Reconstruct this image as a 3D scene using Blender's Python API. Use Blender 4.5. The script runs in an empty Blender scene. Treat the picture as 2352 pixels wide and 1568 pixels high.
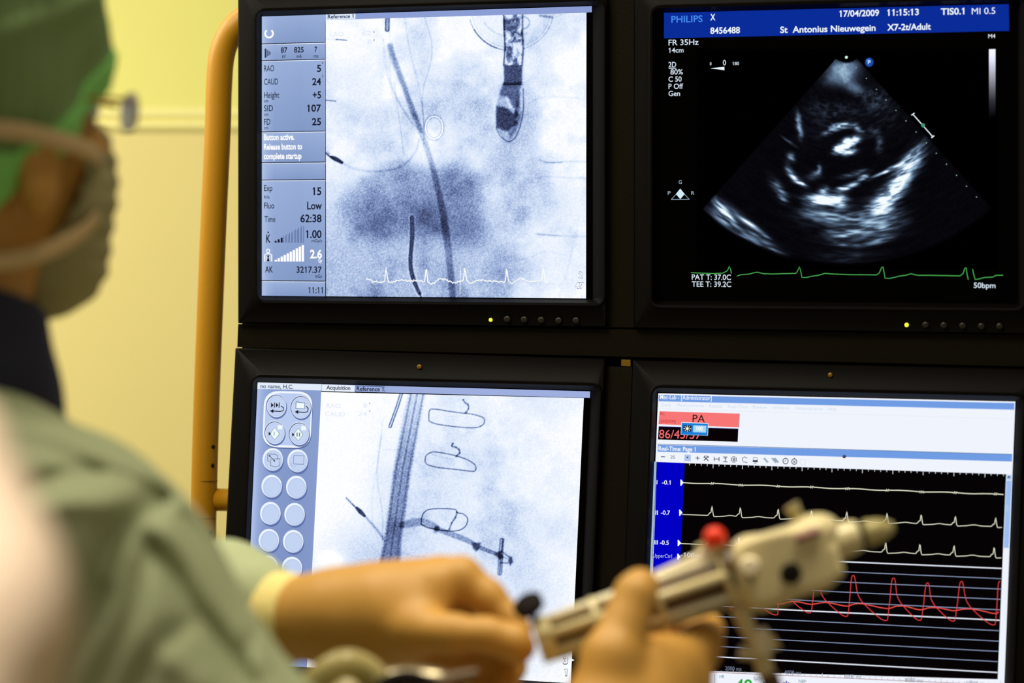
import bpy, bmesh, math, random
import numpy as np
from mathutils import Vector, Matrix
import openvdb as vdb

# ------------------------------------------------------------------ camera, world, lights
SC = bpy.context.scene
COL = SC.collection
FPX = 6285.0                      # focal length in pixels of the 2352 x 1568 frame
CAM = np.array([0.0, 0.0, 1.5])
cam_d = bpy.data.cameras.new('camera')
cam_d.sensor_width = 36.0
cam_d.lens = FPX * 36.0 / 2352.0
cam_d.clip_start = 0.05
cam_d.dof.use_dof = True
cam_d.dof.focus_distance = 2.86
cam_d.dof.aperture_fstop = 4.3
cam = bpy.data.objects.new('camera', cam_d)
COL.objects.link(cam)
cam.location = CAM
cam.rotation_euler = (math.pi / 2, 0, 0)
SC.camera = cam

wd = bpy.data.worlds.new('world')
SC.world = wd
wd.use_nodes = True
wd.node_tree.nodes['Background'].inputs[0].default_value = (1.0, 0.86, 0.6, 1)
wd.node_tree.nodes['Background'].inputs[1].default_value = 0.2

def area(name, loc, target, size, power, col=(1, 0.9, 0.68)):
    l = bpy.data.lights.new(name, 'AREA')
    l.shape = 'RECTANGLE'
    l.size, l.size_y = size
    l.energy = power
    l.color = col
    o = bpy.data.objects.new(name, l)
    COL.objects.link(o)
    o.location = loc
    d = Vector(target) - Vector(loc)
    o.rotation_euler = d.to_track_quat('-Z', 'Y').to_euler()
    return o
area('wall_fill', (-1.6, 3.45, 2.3), (-1.1, 4.8, 0.95), (2.2, 0.8), 35.5, (1, 0.96, 0.80))  # added fill out of view, brightens the back wall and clears the bezels
area('ceiling_light_room', (-0.75, 1.95, 2.9), (-0.45, 1.85, 1.3), (0.9, 0.9), 27, (1, 0.93, 0.74))
def spot(name, loc, target, cone, power, col=(1, 0.9, 0.68), radius=0.2, blend=0.6):
    l = bpy.data.lights.new(name, 'SPOT')
    l.spot_size = math.radians(cone); l.spot_blend = blend; l.energy = power; l.color = col; l.shadow_soft_size = radius
    o = bpy.data.objects.new(name, l); COL.objects.link(o)
    o.location = loc
    o.rotation_euler = (Vector(target) - Vector(loc)).to_track_quat('-Z', 'Y').to_euler()
    return o
spot('operating_lamp', (0.34, 1.60, 2.95), (0.06, 1.86, 1.3), 28, 95, (1, 0.93, 0.72))
spot('cloth_fill_spot', (-0.45, -0.1, 2.6), (-0.2, 0.92, 1.36), 17, 190, (1, 0.9, 0.86), 0.12)  # added spot behind the camera, there only to brighten the cream cloth

SC.view_settings.view_transform = 'Standard'
SC.view_settings.look = 'None'
SC.view_settings.gamma = 1
SC.view_settings.exposure = 0
SC.view_settings.use_curve_mapping = False

# ------------------------------------------------------------------ helpers
rng = np.random.default_rng(7)
random.seed(7)

def lin(c):
    c = np.asarray(c, dtype=float) / 255.0
    return np.where(c <= 0.04045, c / 12.92, ((c + 0.055) / 1.055) ** 2.4)

def W(px, py, d):
    """a point d metres in front of the camera, seen at a pixel of the photo"""
    return np.array([(px - 1176) / FPX * d, d, 1.5 - (py - 784) / FPX * d])

def mat(name, col, rough=0.6, metal=0.0, bump=0.0, bscale=40, var=0.0, vscale=6, coat=0.0,
        trans=0.0, sss=0.0, alpha=1.0, ior=1.45, spec=0.5):
    m = bpy.data.materials.new(name)
    m.use_nodes = True
    nt = m.node_tree
    b = nt.nodes['Principled BSDF']
    c = tuple(lin(col)) + (1,)
    b.inputs['Specular IOR Level'].default_value = spec
    b.inputs['Base Color'].default_value = c
    b.inputs['Roughness'].default_value = rough
    b.inputs['Metallic'].default_value = metal
    b.inputs['Coat Weight'].default_value = coat
    b.inputs['Transmission Weight'].default_value = trans
    b.inputs['IOR'].default_value = ior
    b.inputs['Alpha'].default_value = alpha
    if sss:
        b.inputs['Subsurface Weight'].default_value = sss
        b.inputs['Subsurface Scale'].default_value = 0.006
        b.inputs['Subsurface Radius'].default_value = (1.0, 0.35, 0.15)
    tc = nt.nodes.new('ShaderNodeTexCoord')
    if var:
        n = nt.nodes.new('ShaderNodeTexNoise'); n.inputs['Scale'].default_value = vscale
        n.inputs['Detail'].default_value = 4
        r = nt.nodes.new('ShaderNodeMapRange'); r.inputs['To Min'].default_value = 1 - var
        r.inputs['To Max'].default_value = 1 + var
        mx = nt.nodes.new('ShaderNodeVectorMath'); mx.operation = 'SCALE'
        mx.inputs[0].default_value = c[:3]
        nt.links.new(tc.outputs['Object'], n.inputs['Vector'])
        nt.links.new(n.outputs['Fac'], r.inputs['Value'])
        nt.links.new(r.outputs[0], mx.inputs['Scale'])
        nt.links.new(mx.outputs[0], b.inputs['Base Color'])
    if bump:
        n = nt.nodes.new('ShaderNodeTexNoise'); n.inputs['Scale'].default_value = bscale
        n.inputs['Detail'].default_value = 5
        bp = nt.nodes.new('ShaderNodeBump'); bp.inputs['Strength'].default_value = bump
        bp.inputs['Distance'].default_value = 0.01
        nt.links.new(tc.outputs['Object'], n.inputs['Vector'])
        nt.links.new(n.outputs['Fac'], bp.inputs['Height'])
        nt.links.new(bp.outputs[0], b.inputs['Normal'])
    return m

def emit_attr():
    m = bpy.data.materials.new('lit_display')
    m.use_nodes = True
    nt = m.node_tree
    nt.nodes.clear()
    a = nt.nodes.new('ShaderNodeAttribute'); a.attribute_name = 'Col'
    e = nt.nodes.new('ShaderNodeEmission')
    o = nt.nodes.new('ShaderNodeOutputMaterial')
    nt.links.new(a.outputs['Color'], e.inputs['Color'])
    nt.links.new(e.outputs[0], o.inputs['Surface'])
    return m
DISPLAY = emit_attr()

def emit(name, col, s=1.0):
    m = bpy.data.materials.new(name)
    m.use_nodes = True
    b = m.node_tree.nodes['Principled BSDF']
    b.inputs['Base Color'].default_value = tuple(lin(col)) + (1,)
    b.inputs['Emission Color'].default_value = tuple(lin(col)) + (1,)
    b.inputs['Emission Strength'].default_value = s
    return m

def tag(o, label=None, cat=None, group=None, kind=None):
    if label: o['label'] = label
    if cat: o['category'] = cat
    if group: o['group'] = group
    if kind: o['kind'] = kind
    return o

def empty(name, loc, label=None, cat=None, group=None):
    o = bpy.data.objects.new(name, None)
    o.empty_display_size = 0.05
    COL.objects.link(o)
    o.location = tuple(loc)
    return tag(o, label, cat, group)

def link(name, me, m=None, parent=None, smooth=True, label=None):
    """link a mesh given in world coordinates, with its parent kept where it is"""
    if m is not None:
        me.materials.append(m)
    if smooth:
        me.polygons.foreach_set('use_smooth', [True] * len(me.polygons))
    o = bpy.data.objects.new(name, me)
    COL.objects.link(o)
    if parent is not None:
        o.parent = parent
        p = parent
        off = Vector((0, 0, 0))
        while p is not None:
            off += Vector(p.location)
            p = p.parent
        o.location = -off
    else:
        # origin at the mesh centre
        co = np.zeros(len(me.vertices) * 3)
        me.vertices.foreach_get('co', co)
        co = co.reshape(-1, 3)
        c = (co.min(0) + co.max(0)) / 2
        me.vertices.foreach_set('co', (co - c).ravel())
        o.location = tuple(c)
    if label:
        o['label'] = label
    me.update()
    return o

def mesh(name, verts, faces):
    me = bpy.data.meshes.new(name)
    me.from_pydata([tuple(v) for v in verts], [], [tuple(int(i) for i in f) for f in faces])
    me.update()
    return me

def mesh_quads(name, V, Q):
    """fast mesh from numpy arrays of vertices and quads"""
    me = bpy.data.meshes.new(name)
    me.vertices.add(len(V)); me.vertices.foreach_set('co', np.asarray(V, dtype=np.float32).ravel())
    n = len(Q)
    me.loops.add(n * 4); me.loops.foreach_set('vertex_index', np.asarray(Q, dtype=np.int32).ravel())
    me.polygons.add(n)
    me.polygons.foreach_set('loop_start', np.arange(0, n * 4, 4, dtype=np.int32))
    me.polygons.foreach_set('loop_total', np.full(n, 4, dtype=np.int32))
    me.update(calc_edges=True)
    return me

def catmull(pts, n=8):
    P = np.array(pts, dtype=float)
    if len(P) < 3:
        t = np.linspace(0, 1, n + 1)[:, None]
        return P[0] * (1 - t) + P[-1] * t
    P = np.vstack([2 * P[0] - P[1], P, 2 * P[-1] - P[-2]])
    out = []
    for i in range(1, len(P) - 2):
        for k in range(n):
            t = k / n
            out.append(0.5 * (2 * P[i] + (P[i + 1] - P[i - 1]) * t + (2 * P[i - 1] - 5 * P[i] + 4 * P[i + 1] - P[i + 2]) * t * t
                              + (3 * P[i] - P[i - 1] - 3 * P[i + 1] + P[i + 2]) * t ** 3))
    out.append(P[-2])
    return np.array(out)

def tube(name, pts, r, m, parent=None, seg=20, smooth_n=8, caps=True, flat=None, label=None):
    """swept tube; r a number or one per control point; flat=(direction, factor) squashes the section"""
    P = np.array(pts, dtype=float)
    R = np.full(len(P), r, dtype=float) if np.isscalar(r) else np.array(r, dtype=float)
    if smooth_n:
        C = catmull(np.hstack([P, R[:, None]]), smooth_n)
        P, R = C[:, :3], C[:, 3]
    V, F = [], []
    T = np.gradient(P, axis=0)
    T /= np.linalg.norm(T, axis=1)[:, None]
    up = np.array([0, 0, 1.0]) if abs(T[0][2]) < 0.9 else np.array([0, 1.0, 0])
    a = np.cross(T[0], up); a /= np.linalg.norm(a)
    for i in range(len(P)):
        a = a - T[i] * a.dot(T[i]); a /= np.linalg.norm(a)
        b = np.cross(T[i], a)
        for k in range(seg):
            t = 2 * math.pi * k / seg
            v = (a * math.cos(t) + b * math.sin(t)) * R[i]
            if flat is not None:
                dr = np.asarray(flat[0], float); dr = dr / np.linalg.norm(dr)
                v = v - dr * v.dot(dr) * (1 - flat[1])
            V.append(P[i] + v)
    for i in range(len(P) - 1):
        for k in range(seg):
            k2 = (k + 1) % seg
            F.append((i * seg + k, i * seg + k2, (i + 1) * seg + k2, (i + 1) * seg + k))
    if caps:
        F.append(tuple(range(seg))[::-1])
        F.append(tuple((len(P) - 1) * seg + k for k in range(seg)))
    return link(name, mesh(name, V, F), m, parent, label=label)

def lathe(name, p0, p1, prof, m, parent=None, seg=28, label=None):
    """profile [(t along p0-p1, radius)] turned about the axis p0-p1"""
    p0 = np.array(p0, float); p1 = np.array(p1, float)
    ax = p1 - p0; T = ax / np.linalg.norm(ax)
    up = np.array([0, 0, 1.0]) if abs(T[2]) < 0.9 else np.array([0, 1.0, 0])
    a = np.cross(T, up); a /= np.linalg.norm(a); b = np.cross(T, a)
    V, F = [], []
    for (t, r) in prof:
        for k in range(seg):
            th = 2 * math.pi * k / seg
            V.append(p0 + ax * t + (a * math.cos(th) + b * math.sin(th)) * max(r, 1e-5))
    for i in range(len(prof) - 1):
        for k in range(seg):
            k2 = (k + 1) % seg
            F.append((i * seg + k, i * seg + k2, (i + 1) * seg + k2, (i + 1) * seg + k))
    F.append(tuple(range(seg))[::-1]); F.append(tuple((len(prof) - 1) * seg + k for k in range(seg)))
    me = mesh(name, V, F)
    o = link(name, me, m, parent, label=label)
    md = o.modifiers.new('edge', 'EDGE_SPLIT'); md.split_angle = math.radians(40)
    return o

def box(name, lo, hi, m, parent=None, bevel=0.0, label=None):
    bm = bmesh.new()
    bmesh.ops.create_cube(bm, size=1)
    lo = np.array(lo, float); hi = np.array(hi, float)
    for v in bm.verts:
        v.co = Vector(tuple((lo + hi) / 2 + np.array(v.co) * (hi - lo)))
    if bevel:
        bmesh.ops.bevel(bm, geom=bm.edges[:], offset=bevel, segments=2, affect='EDGES')
    me = bpy.data.meshes.new(name); bm.to_mesh(me); bm.free()
    return link(name, me, m, parent, smooth=False, label=label)

def obox(name, c, ax, ay, az, m, parent=None, bevel=0.0, label=None):
    """oriented box; ax, ay, az are half-extent vectors"""
    bm = bmesh.new()
    bmesh.ops.create_cube(bm, size=2)
    c = np.array(c, float)
    for v in bm.verts:
        v.co = Vector(tuple(c + np.array(ax) * v.co.x + np.array(ay) * v.co.y + np.array(az) * v.co.z))
    if bevel:
        bmesh.ops.bevel(bm, geom=bm.edges[:], offset=bevel, segments=3, affect='EDGES')
    bmesh.ops.recalc_face_normals(bm, faces=bm.faces[:])
    me = bpy.data.meshes.new(name); bm.to_mesh(me); bm.free()
    return link(name, me, m, parent, smooth=False, label=label)

# ---- signed-distance modelling for continuous organic surfaces
class Sdf:
    def __init__(self, lo, hi, vox):
        self.lo = np.array(lo, float); self.vox = vox
        self.n = np.ceil((np.array(hi, float) - self.lo) / vox).astype(int) + 1
        self.a = np.full(tuple(self.n), 0.05, dtype=np.float32)
        self.ax = [self.lo[i] + vox * np.arange(self.n[i]) for i in range(3)]
    def sub(self, lo, hi):
        s = []
        for i in range(3):
            a = int(np.clip(math.floor((lo[i] - self.lo[i]) / self.vox), 0, self.n[i]))
            b = int(np.clip(math.ceil((hi[i] - self.lo[i]) / self.vox) + 1, 0, self.n[i]))
            s.append(slice(a, b))
        X, Y, Z = np.meshgrid(*[self.ax[i][s[i]] for i in range(3)], indexing='ij')
        return tuple(s), np.stack([X, Y, Z], -1).astype(np.float32)
    def put(self, s, d, k, op='add'):
        a = self.a[s]
        if op == 'add':
            h = np.clip(0.5 + 0.5 * (a - d) / k, 0, 1)
            self.a[s] = a * (1 - h) + d * h - k * h * (1 - h)
        else:
            d = -d
            h = np.clip(0.5 + 0.5 * (d - a) / k, 0, 1)
            self.a[s] = a * (1 - h) + d * h + k * h * (1 - h)
    def cone(self, p, q, r1, r2, k=0.008, op='add'):
        p = np.array(p, float); q = np.array(q, float)
        m = max(r1, r2) + k + 0.012
        s, G = self.sub(np.minimum(p, q) - m, np.maximum(p, q) + m)
        if G.size == 0: return self
        d = q - p; L = d.dot(d)
        t = np.clip(((G - p) @ d) / max(L, 1e-9), 0, 1)
        dist = np.linalg.norm(G - p - t[..., None] * d, axis=-1) - (r1 + (r2 - r1) * t)
        self.put(s, dist.astype(np.float32), k, op); return self
    def chain(self, pts, rs, k=0.008, op='add'):
        for i in range(len(pts) - 1):
            self.cone(pts[i], pts[i + 1], rs[i], rs[i + 1], k, op)
        return self
    def ell(self, c, axes, radii, k=0.01, op='add'):
        c = np.array(c, float); A = np.array(axes, float); R = np.array(radii, float)
        m = R.max() + k + 0.012
        s, G = self.sub(c - m, c + m)
        if G.size == 0: return self
        L = (G - c) @ A.T
        kk = np.linalg.norm(L / R, axis=-1); k2 = np.linalg.norm(L / R ** 2, axis=-1)
        dist = kk * (kk - 1) / np.maximum(k2, 1e-6)
        self.put(s, dist.astype(np.float32), k, op); return self
    def boxr(self, c, axes, half, r, k=0.004, op='add'):
        c = np.array(c, float); A = np.array(axes, float); H = np.array(half, float)
        m = np.linalg.norm(H) + k + 0.01
        s, G = self.sub(c - m, c + m)
        L = np.abs((G - c) @ A.T) - (H - r)
        dist = np.linalg.norm(np.maximum(L, 0), axis=-1) + np.minimum(L.max(-1), 0) - r
        self.put(s, dist.astype(np.float32), k, op); return self
    def cut(self, fn):
        """intersect with fn(points) < 0"""
        s, G = self.sub(self.lo, self.lo + self.vox * self.n)
        self.a = np.maximum(self.a, fn(G).astype(np.float32)); return self
    def mesh(self, name, iso=0.0, disp=None):
        a = self.a
        a[0], a[-1] = np.maximum(a[0], self.vox), np.maximum(a[-1], self.vox)
        a[:, 0], a[:, -1] = np.maximum(a[:, 0], self.vox), np.maximum(a[:, -1], self.vox)
        a[:, :, 0], a[:, :, -1] = np.maximum(a[:, :, 0], self.vox), np.maximum(a[:, :, -1], self.vox)
        g = vdb.FloatGrid(0.05)
        g.copyFromArray(a)
        p, q = g.convertToQuads(iso)
        p = p * self.vox + self.lo
        if disp is not None:
            p = disp(p)
        return mesh_quads(name, p, q[:, ::-1])

# ------------------------------------------------------------------ materials
M = dict(
    wall_up=mat('wall_upper', (240, 234, 136), 0.8, bump=0.05, bscale=120, var=0.02),
    wall_low=mat('wall_lower', (236, 220, 146), 0.8, bump=0.05, bscale=120, var=0.02),
    rail=mat('rail_paint', (252, 243, 160), 0.35),
    floor=mat('floor_vinyl', (150, 140, 110), 0.5, var=0.05),
    bezel=mat('black_plastic', (7, 4, 2), 0.55, bump=0.02, bscale=500, spec=0.12),
    rack=mat('rack_metal', (22, 17, 6), 0.6, 0.0, bump=0.05, bscale=300, spec=0.12),
    ochre=mat('ochre_paint', (200, 142, 20), 0.42, bump=0.03, bscale=200, var=0.03),
    brass=mat('brass', (150, 110, 30), 0.4, 0.6),
    screw=mat('screw_steel', (60, 55, 35), 0.4, 0.8),
    button=mat('button_plastic', (34, 28, 20), 0.35),
    backing=mat('screen_backing', (2, 1, 1), 0.5, spec=0.02),
)

# ------------------------------------------------------------------ room shell
Dw = 4.75
def wpt(px, py): return W(px, py, Dw)
zr = wpt(0, 276)[2]
tag(box('wall_back', (-3.6, Dw, -0.0), (3.2, Dw + 0.1, zr), M['wall_low']), 'pale yellow back wall behind the monitors, plain lower part', 'wall', kind='structure')
tag(box('wall_back_upper', (-3.6, Dw - 0.002, zr), (3.2, Dw + 0.1, 3.0), M['wall_up']), 'brighter yellow wall panel above the rail', 'wall', kind='structure')
tag(box('floor', (-3.6, -0.5, -0.05), (3.2, Dw, 0.0), M['floor']), 'plain vinyl floor', 'floor', kind='structure')
# double-beaded wall rail
prof = []
def bead(cy, h, dep):
    z0 = wpt(0, cy)[2]
    hh = h / FPX * Dw
    return [(-dep * math.cos(t), z0 + hh * math.sin(t)) for t in np.linspace(math.pi / 2, -math.pi / 2, 9)]
prof = [(0.0, wpt(0, 248)[2])] + bead(263, 12, 0.006) + bead(288, 12, 0.007) + [(0.0, wpt(0, 303)[2])]
V, F = [], []
for x in (-3.6, 3.2):
    for (y, z) in prof: V.append((x, Dw - 0.004 + y, z))
n = len(prof)
for i in range(n - 1): F.append((i, i + 1, n + i + 1, n + i))
F.append(tuple(range(n))); F.append(tuple(range(n, 2 * n))[::-1])
tag(link('trim_1', mesh('trim_1', V, F), M['rail']), 'double-beaded pale rail along the yellow wall', 'rail', kind='structure')

# ------------------------------------------------------------------ monitor planes
class Plane:
    def __init__(self, rot, t, slope, lean):
        a, b, c = rot
        Rx = np.array([[1, 0, 0], [0, math.cos(a), -math.sin(a)], [0, math.sin(a), math.cos(a)]])
        Ry = np.array([[math.cos(b), 0, math.sin(b)], [0, 1, 0], [-math.sin(b), 0, math.cos(b)]])
        Rz = np.array([[math.cos(c), -math.sin(c), 0], [math.sin(c), math.cos(c), 0], [0, 0, 1]])
        R = Rz @ Ry @ Rx
        cv = lambda v: np.array([v[0], v[2], -v[1]])
        self.n = -cv(R[:, 2])                       # towards the viewer
        self.u = cv(R[:, 0]); self.v = cv(R[:, 1])
        self.t = cv(np.array(t)) + CAM
        self.slope, self.lean = slope, lean
    def P(self, x, y, h=0.0):
        x = np.asarray(x, float); y = np.asarray(y, float)
        D = np.stack([(x - 1176) / FPX, np.ones_like(x), -(y - 784) / FPX], -1)
        o = self.t + self.n * h
        k = ((o - CAM) @ self.n) / (D @ self.n)
        return CAM + D * k[..., None]
def lerp_slope(y0, s0, y1, s1):
    return lambda y: s0 + (y - y0) * (s1 - s0) / (y1 - y0)
UP = ((0.045, 0.347, 0.014), (-0.094, -0.198, 2.896))
LO = ((-0.072, 0.345, 0.017), (-0.103, 0.198, 2.879))
PL = dict(
    UL=Plane(*UP, lerp_slope(26, -0.032, 682, 0.009), 0.0),
    UR=Plane(*UP, lerp_slope(20, -0.0253, 693, 0.0095), 0.0),
    LL=Plane(*LO, lerp_slope(888, 0.026, 1547, 0.058), -0.045),
    LR=Plane(*LO, lerp_slope(905, 0.0232, 1541, 0.045), -0.041))

# ---- text as outline meshes from the built-in font
_font_cache = {}
def glyphs(s, bold):
    key = (s, bold)
    if key not in _font_cache:
        cu = bpy.data.curves.new('t', 'FONT'); cu.body = s; cu.resolution_u = 4
        cu.offset = bold
        o = bpy.data.objects.new('t', cu)
        COL.objects.link(o)
        dg = bpy.context.evaluated_depsgraph_get()
        me = bpy.data.meshes.new_from_object(o.evaluated_get(dg))
        co = np.zeros(len(me.vertices) * 3); me.vertices.foreach_get('co', co)
        fs = [tuple(p.vertices) for p in me.polygons]
        bpy.data.meshes.remove(me)
        bpy.data.objects.remove(o); bpy.data.curves.remove(cu)
        C2 = co.reshape(-1, 3)[:, :2].copy()
        if '1' in s and s != '1':                     # give each 1 its flag
            one = glyphs('1', bold)[0]
            n0 = len(C2)
            w1 = 0.085 + bold; top = one[:, 1].max()
            add = []
            for i, c in enumerate(s):
                if c == '1':
                    xr = (glyphs(s[:i + 1], bold)[0][:n0, 0] if i + 1 < len(s) else C2[:n0, 0])
                    xr = xr.max() - w1
                    b = n0 + len(add)
                    add += [(xr + .02, top), (xr - .14, top - .13), (xr - .14, top - .22), (xr + .02, top - .11)]
                    fs.append((b, b + 1, b + 2, b + 3))
            C2 = np.vstack([C2, np.array(add)])
        elif s == '1':
            b = len(C2); top = C2[:, 1].max(); xl = C2[:, 0].min()
            C2 = np.vstack([C2, [(xl + .02, top), (xl - .14, top - .13), (xl - .14, top - .22), (xl + .02, top - .11)]]); fs.append((b, b + 1, b + 2, b + 3))
        _font_cache[key] = (C2, fs)
    return _font_cache[key]
CAPH = glyphs('H', 0)[0][:, 1].max()

class Draw:
    """collects flat coloured shapes, given in photo pixels, onto one screen surface"""
    def __init__(self, pl): self.pl = pl; self.clear()
    def clear(self): self.V, self.F, self.C, self.h0 = [], [], [], 0.0
    def raw(self, pts, faces, col, h):
        b = sum(len(v) for v in self.V)
        pts = np.asarray(pts, float)
        self.V.append(self.pl.P(pts[:, 0], pts[:, 1], h))
        self.C.append(np.tile(lin(col), (len(pts), 1)) if np.ndim(col) == 1 else lin(col))
        self.F += [tuple(b + i for i in f) for f in faces]
    def poly(self, pts, col, h=0.0004): self.raw(pts, [tuple(range(len(pts)))], col, h)
    def rect(self, x0, y0, x1, y1, col, h=0.0004):
        """x0,y0 top left and x1,y1 (bottom edge height at the left side)"""
        s0, s1, l = self.pl.slope(y0), self.pl.slope(y1), self.pl.lean
        w, hh = x1 - x0, y1 - y0
        self.poly([(x0, y0), (x1, y0 + s0 * w), (x1 + l * hh, y1 + s1 * w), (x0 + l * hh, y1)], col, h)
    def line(self, pts, w, col, h=0.0006, closed=False):
        P = np.array(pts, float)
        if closed: P = np.vstack([P, P[:1]])
        w = np.full(len(P), w, float) if np.isscalar(w) else np.array(w, float)
        T = np.gradient(P, axis=0) if len(P) > 2 else np.tile(P[1] - P[0], (2, 1))
        if closed: T[0] = T[-1] = P[1] - P[-2]
        T /= np.maximum(np.linalg.norm(T, axis=1), 1e-6)[:, None]
        N = np.stack([-T[:, 1], T[:, 0]], 1) * (w / 2)[:, None]
        V = np.vstack([P + N, P - N]); n = len(P)
        self.raw(V, [(i, i + 1, n + i + 1, n + i) for i in range(n - 1)], col, h)
    def disc(self, x, y, rx, ry, col, h=0.0006, n=36):
        t = np.linspace(0, 2 * math.pi, n, endpoint=False)
        self.poly(np.stack([x + rx * np.cos(t), y + ry * np.sin(t)], 1), col, h)
    def ring(self, x, y, rx, ry, w, col, h=0.0008, a0=0, a1=360, n=36):
        t = np.radians(np.linspace(a0, a1, n))
        self.line(np.stack([x + rx * np.cos(t), y + ry * np.sin(t)], 1), w, col, h)
    def text(self, s, x0, yb, x1, cap, col, bold=0.0, h=0.001):
        co, fs = glyphs(s, bold)
        a, b = co[:, 0].min(), co[:, 0].max()
        sx = (x1 - x0) / max(b - a, 1e-6)
        if not any(c not in "1Il|!.:i" for c in s) and len(s) == 1: sx = min(sx, cap / CAPH)
        X = (co[:, 0] - a) * sx; Y = co[:, 1] * cap / CAPH
        sl = self.pl.slope(yb)
        self.raw(np.stack([x0 + X - self.pl.lean * Y, yb + sl * X - Y], 1), fs, col, h)
    def build(self, name, parent, label=None):
        V = np.vstack(self.V); C = np.vstack(self.C)
        me = mesh(name, V, self.F)
        ca = me.color_attributes.new('Col', 'FLOAT_COLOR', 'POINT')
        ca.data.foreach_set('color', np.hstack([C, np.ones((len(C), 1))]).astype(np.float32).ravel())
        o = link(name, me, DISPLAY, parent, smooth=False, label=label)
        self.clear()
        return o

def rring(quad, r, n=6):
    """rounded quad outline in pixels, corners TL TR BR BL"""
    Q = np.array(quad, float); out = []
    for i in range(4):
        p, a, b = Q[i], Q[i - 1], Q[(i + 1) % 4]
        da = (a - p) / np.linalg.norm(a - p); db = (b - p) / np.linalg.norm(b - p)
        s, e = p + da * r, p + db * r
        for k in range(n + 1):
            t = k / n
            out.append(s * (1 - t) ** 2 + p * 2 * t * (1 - t) + e * t ** 2)
    return np.array(out)
def grow(quad, l, t, r, b):
    Q = np.array(quad, float)
    return Q + np.array([(-l, -t), (r, -t), (r, b), (-l, b)])

def shell(name, pl, rings, m, parent, closed_back=False):
    V, F = [], []; n = None
    for (q, r, h) in rings:
        p = rring(q, r); n = len(p)
        V.append(pl.P(p[:, 0], p[:, 1], h))
    for i in range(len(rings) - 1):
        for k in range(n):
            k2 = (k + 1) % n
            F.append((i * n + k, i * n + k2, (i + 1) * n + k2, (i + 1) * n + k))
    if closed_back: F.append(tuple(range(n))[::-1])
    o = link(name, mesh(name, np.vstack(V), F), m, parent)
    md = o.modifiers.new('edge', 'EDGE_SPLIT'); md.split_angle = math.radians(50)
    return o

def stud(name, pl, x, y, r, h0, h1, m, parent, label=None):
    """small round dome standing on the bezel"""
    V, F = [], []; seg = 18
    prof = [(1.0, h0), (1.0, h0 + (h1 - h0) * .6), (0.8, h0 + (h1 - h0) * .9), (0.45, h1), (0.0, h1)]
    for (f, h) in prof:
        t = np.linspace(0, 2 * math.pi, seg, endpoint=False)
        V.append(pl.P(x + r * f * np.cos(t), y + r * f * np.sin(t), h))
    for i in range(len(prof) - 1):
        for k in range(seg):
            k2 = (k + 1) % seg
            F.append((i * seg + k, i * seg + k2, (i + 1) * seg + k2, (i + 1) * seg + k))
    return link(name, mesh(name, np.vstack(V), F), m, parent, label=label)

# active screen areas (TL TR BR BL) and outer bezels
SCR = dict(UL=[(601, 38), (1360, 14), (1360, 686), (603, 679)], UR=[(1506, 31), (2336, 9), (2337, 696), (1505, 689)],
           LL=[(592, 878), (1356, 898), (1326, 1569), (563, 1524)], LR=[(1511, 902), (2333, 922), (2304, 1640), (1483, 1600)])
OUT = dict(UL=[(547, -30), (1392, -50), (1393, 752), (547, 742)], UR=[(1457, -25), (2392, -50), (2393, 768), (1457, 754)],
           LL=[(541, 799), (1391, 824), (1352, 1650), (499, 1600)], LR=[(1454, 827), (2398, 848), (2362, 1735), (1420, 1680)])
info = dict(
    UL='black monitor with a pale X-ray beside a grey-blue readout column, upper left of four',
    UR='black monitor with a dark ultrasound fan under a blue header, upper right of four',
    LL='black monitor showing an X-ray with wire loops beside round buttons, lower left of four',
    LR='black monitor with cream and red heart traces on black, lower right of four')
LIP = dict(UL=(14, 14, 26, 12), UR=(10, 14, 14, 13), LL=(13, 14, 22, 14), LR=(13, 14, 18, 14))
MON, SCN = {}, {}
for k in ('UL', 'UR', 'LL', 'LR'):
    pl = PL[k]
    c = np.mean([pl.P(*p) for p in SCR[k]], 0)
    root = empty('monitor', c, info[k], 'monitor', 'flat monitors on the rack')
    MON[k] = root
    s, o = SCR[k], OUT[k]
    l, t, r, b = LIP[k]
    shell('bezel', pl, [(o, 2, -0.055), (o, 3, 0.008), (grow(o, -3, -3, -3, -3), 3, 0.0105), (grow(s, l + 7, t + 8, r + 7, b + 8), 30, 0.0105),
                        (grow(s, l + 3, t + 4, r + 3, b + 4), 26, 0.0125), (grow(s, l - 2, t - 2, r - 2, b - 2), 20, 0.012),
                        (grow(s, 1.5, 1.5, 1.5, 1.5), 1, 0.001)], M['bezel'], root)
    bk = grow(s, 3, 3, 3, 3)
    V = [pl.P(*p, 0.0) for p in bk] + [pl.P(*p, -0.05) for p in bk]
    sc = link('screen', mesh('screen', V, [(0, 1, 2, 3), (7, 6, 5, 4), (0, 4, 5, 1), (1, 5, 6, 2), (2, 6, 7, 3), (3, 7, 4, 0)]), M['backing'], root, smooth=False)
    SCN[k] = sc
LED = emit('green_led', (225, 235, 60), 1.0)
stud('power_light', PL['UL'], 1127, 734.5, 4.5, 0.0105, 0.0125, LED, MON['UL'], 'glowing yellow-green power light')
stud('power_light', PL['UR'], 2082.5, 746, 5, 0.0105, 0.0125, LED, MON['UR'], 'glowing yellow-green power light')
for x, y in ((1165, 733), (1204, 734), (1243, 735), (1283, 736), (1323, 736)): stud('control_button', PL['UL'], x, y, 8, 0.0105, 0.0135, M['button'], MON['UL'])
for x, y in ((2126, 746), (2168, 747), (2211, 748), (2254, 749), (2296, 749)): stud('control_button', PL['UR'], x, y, 8, 0.0105, 0.0135, M['button'], MON['UR'])
stud('light_sensor', PL['LL'], 963, 842, 5.5, 0.0105, 0.012, M['brass'], MON['LL'])
stud('light_sensor', PL['LR'], 1907, 861, 5.5, 0.0105, 0.012, M['brass'], MON['LR'])

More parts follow.
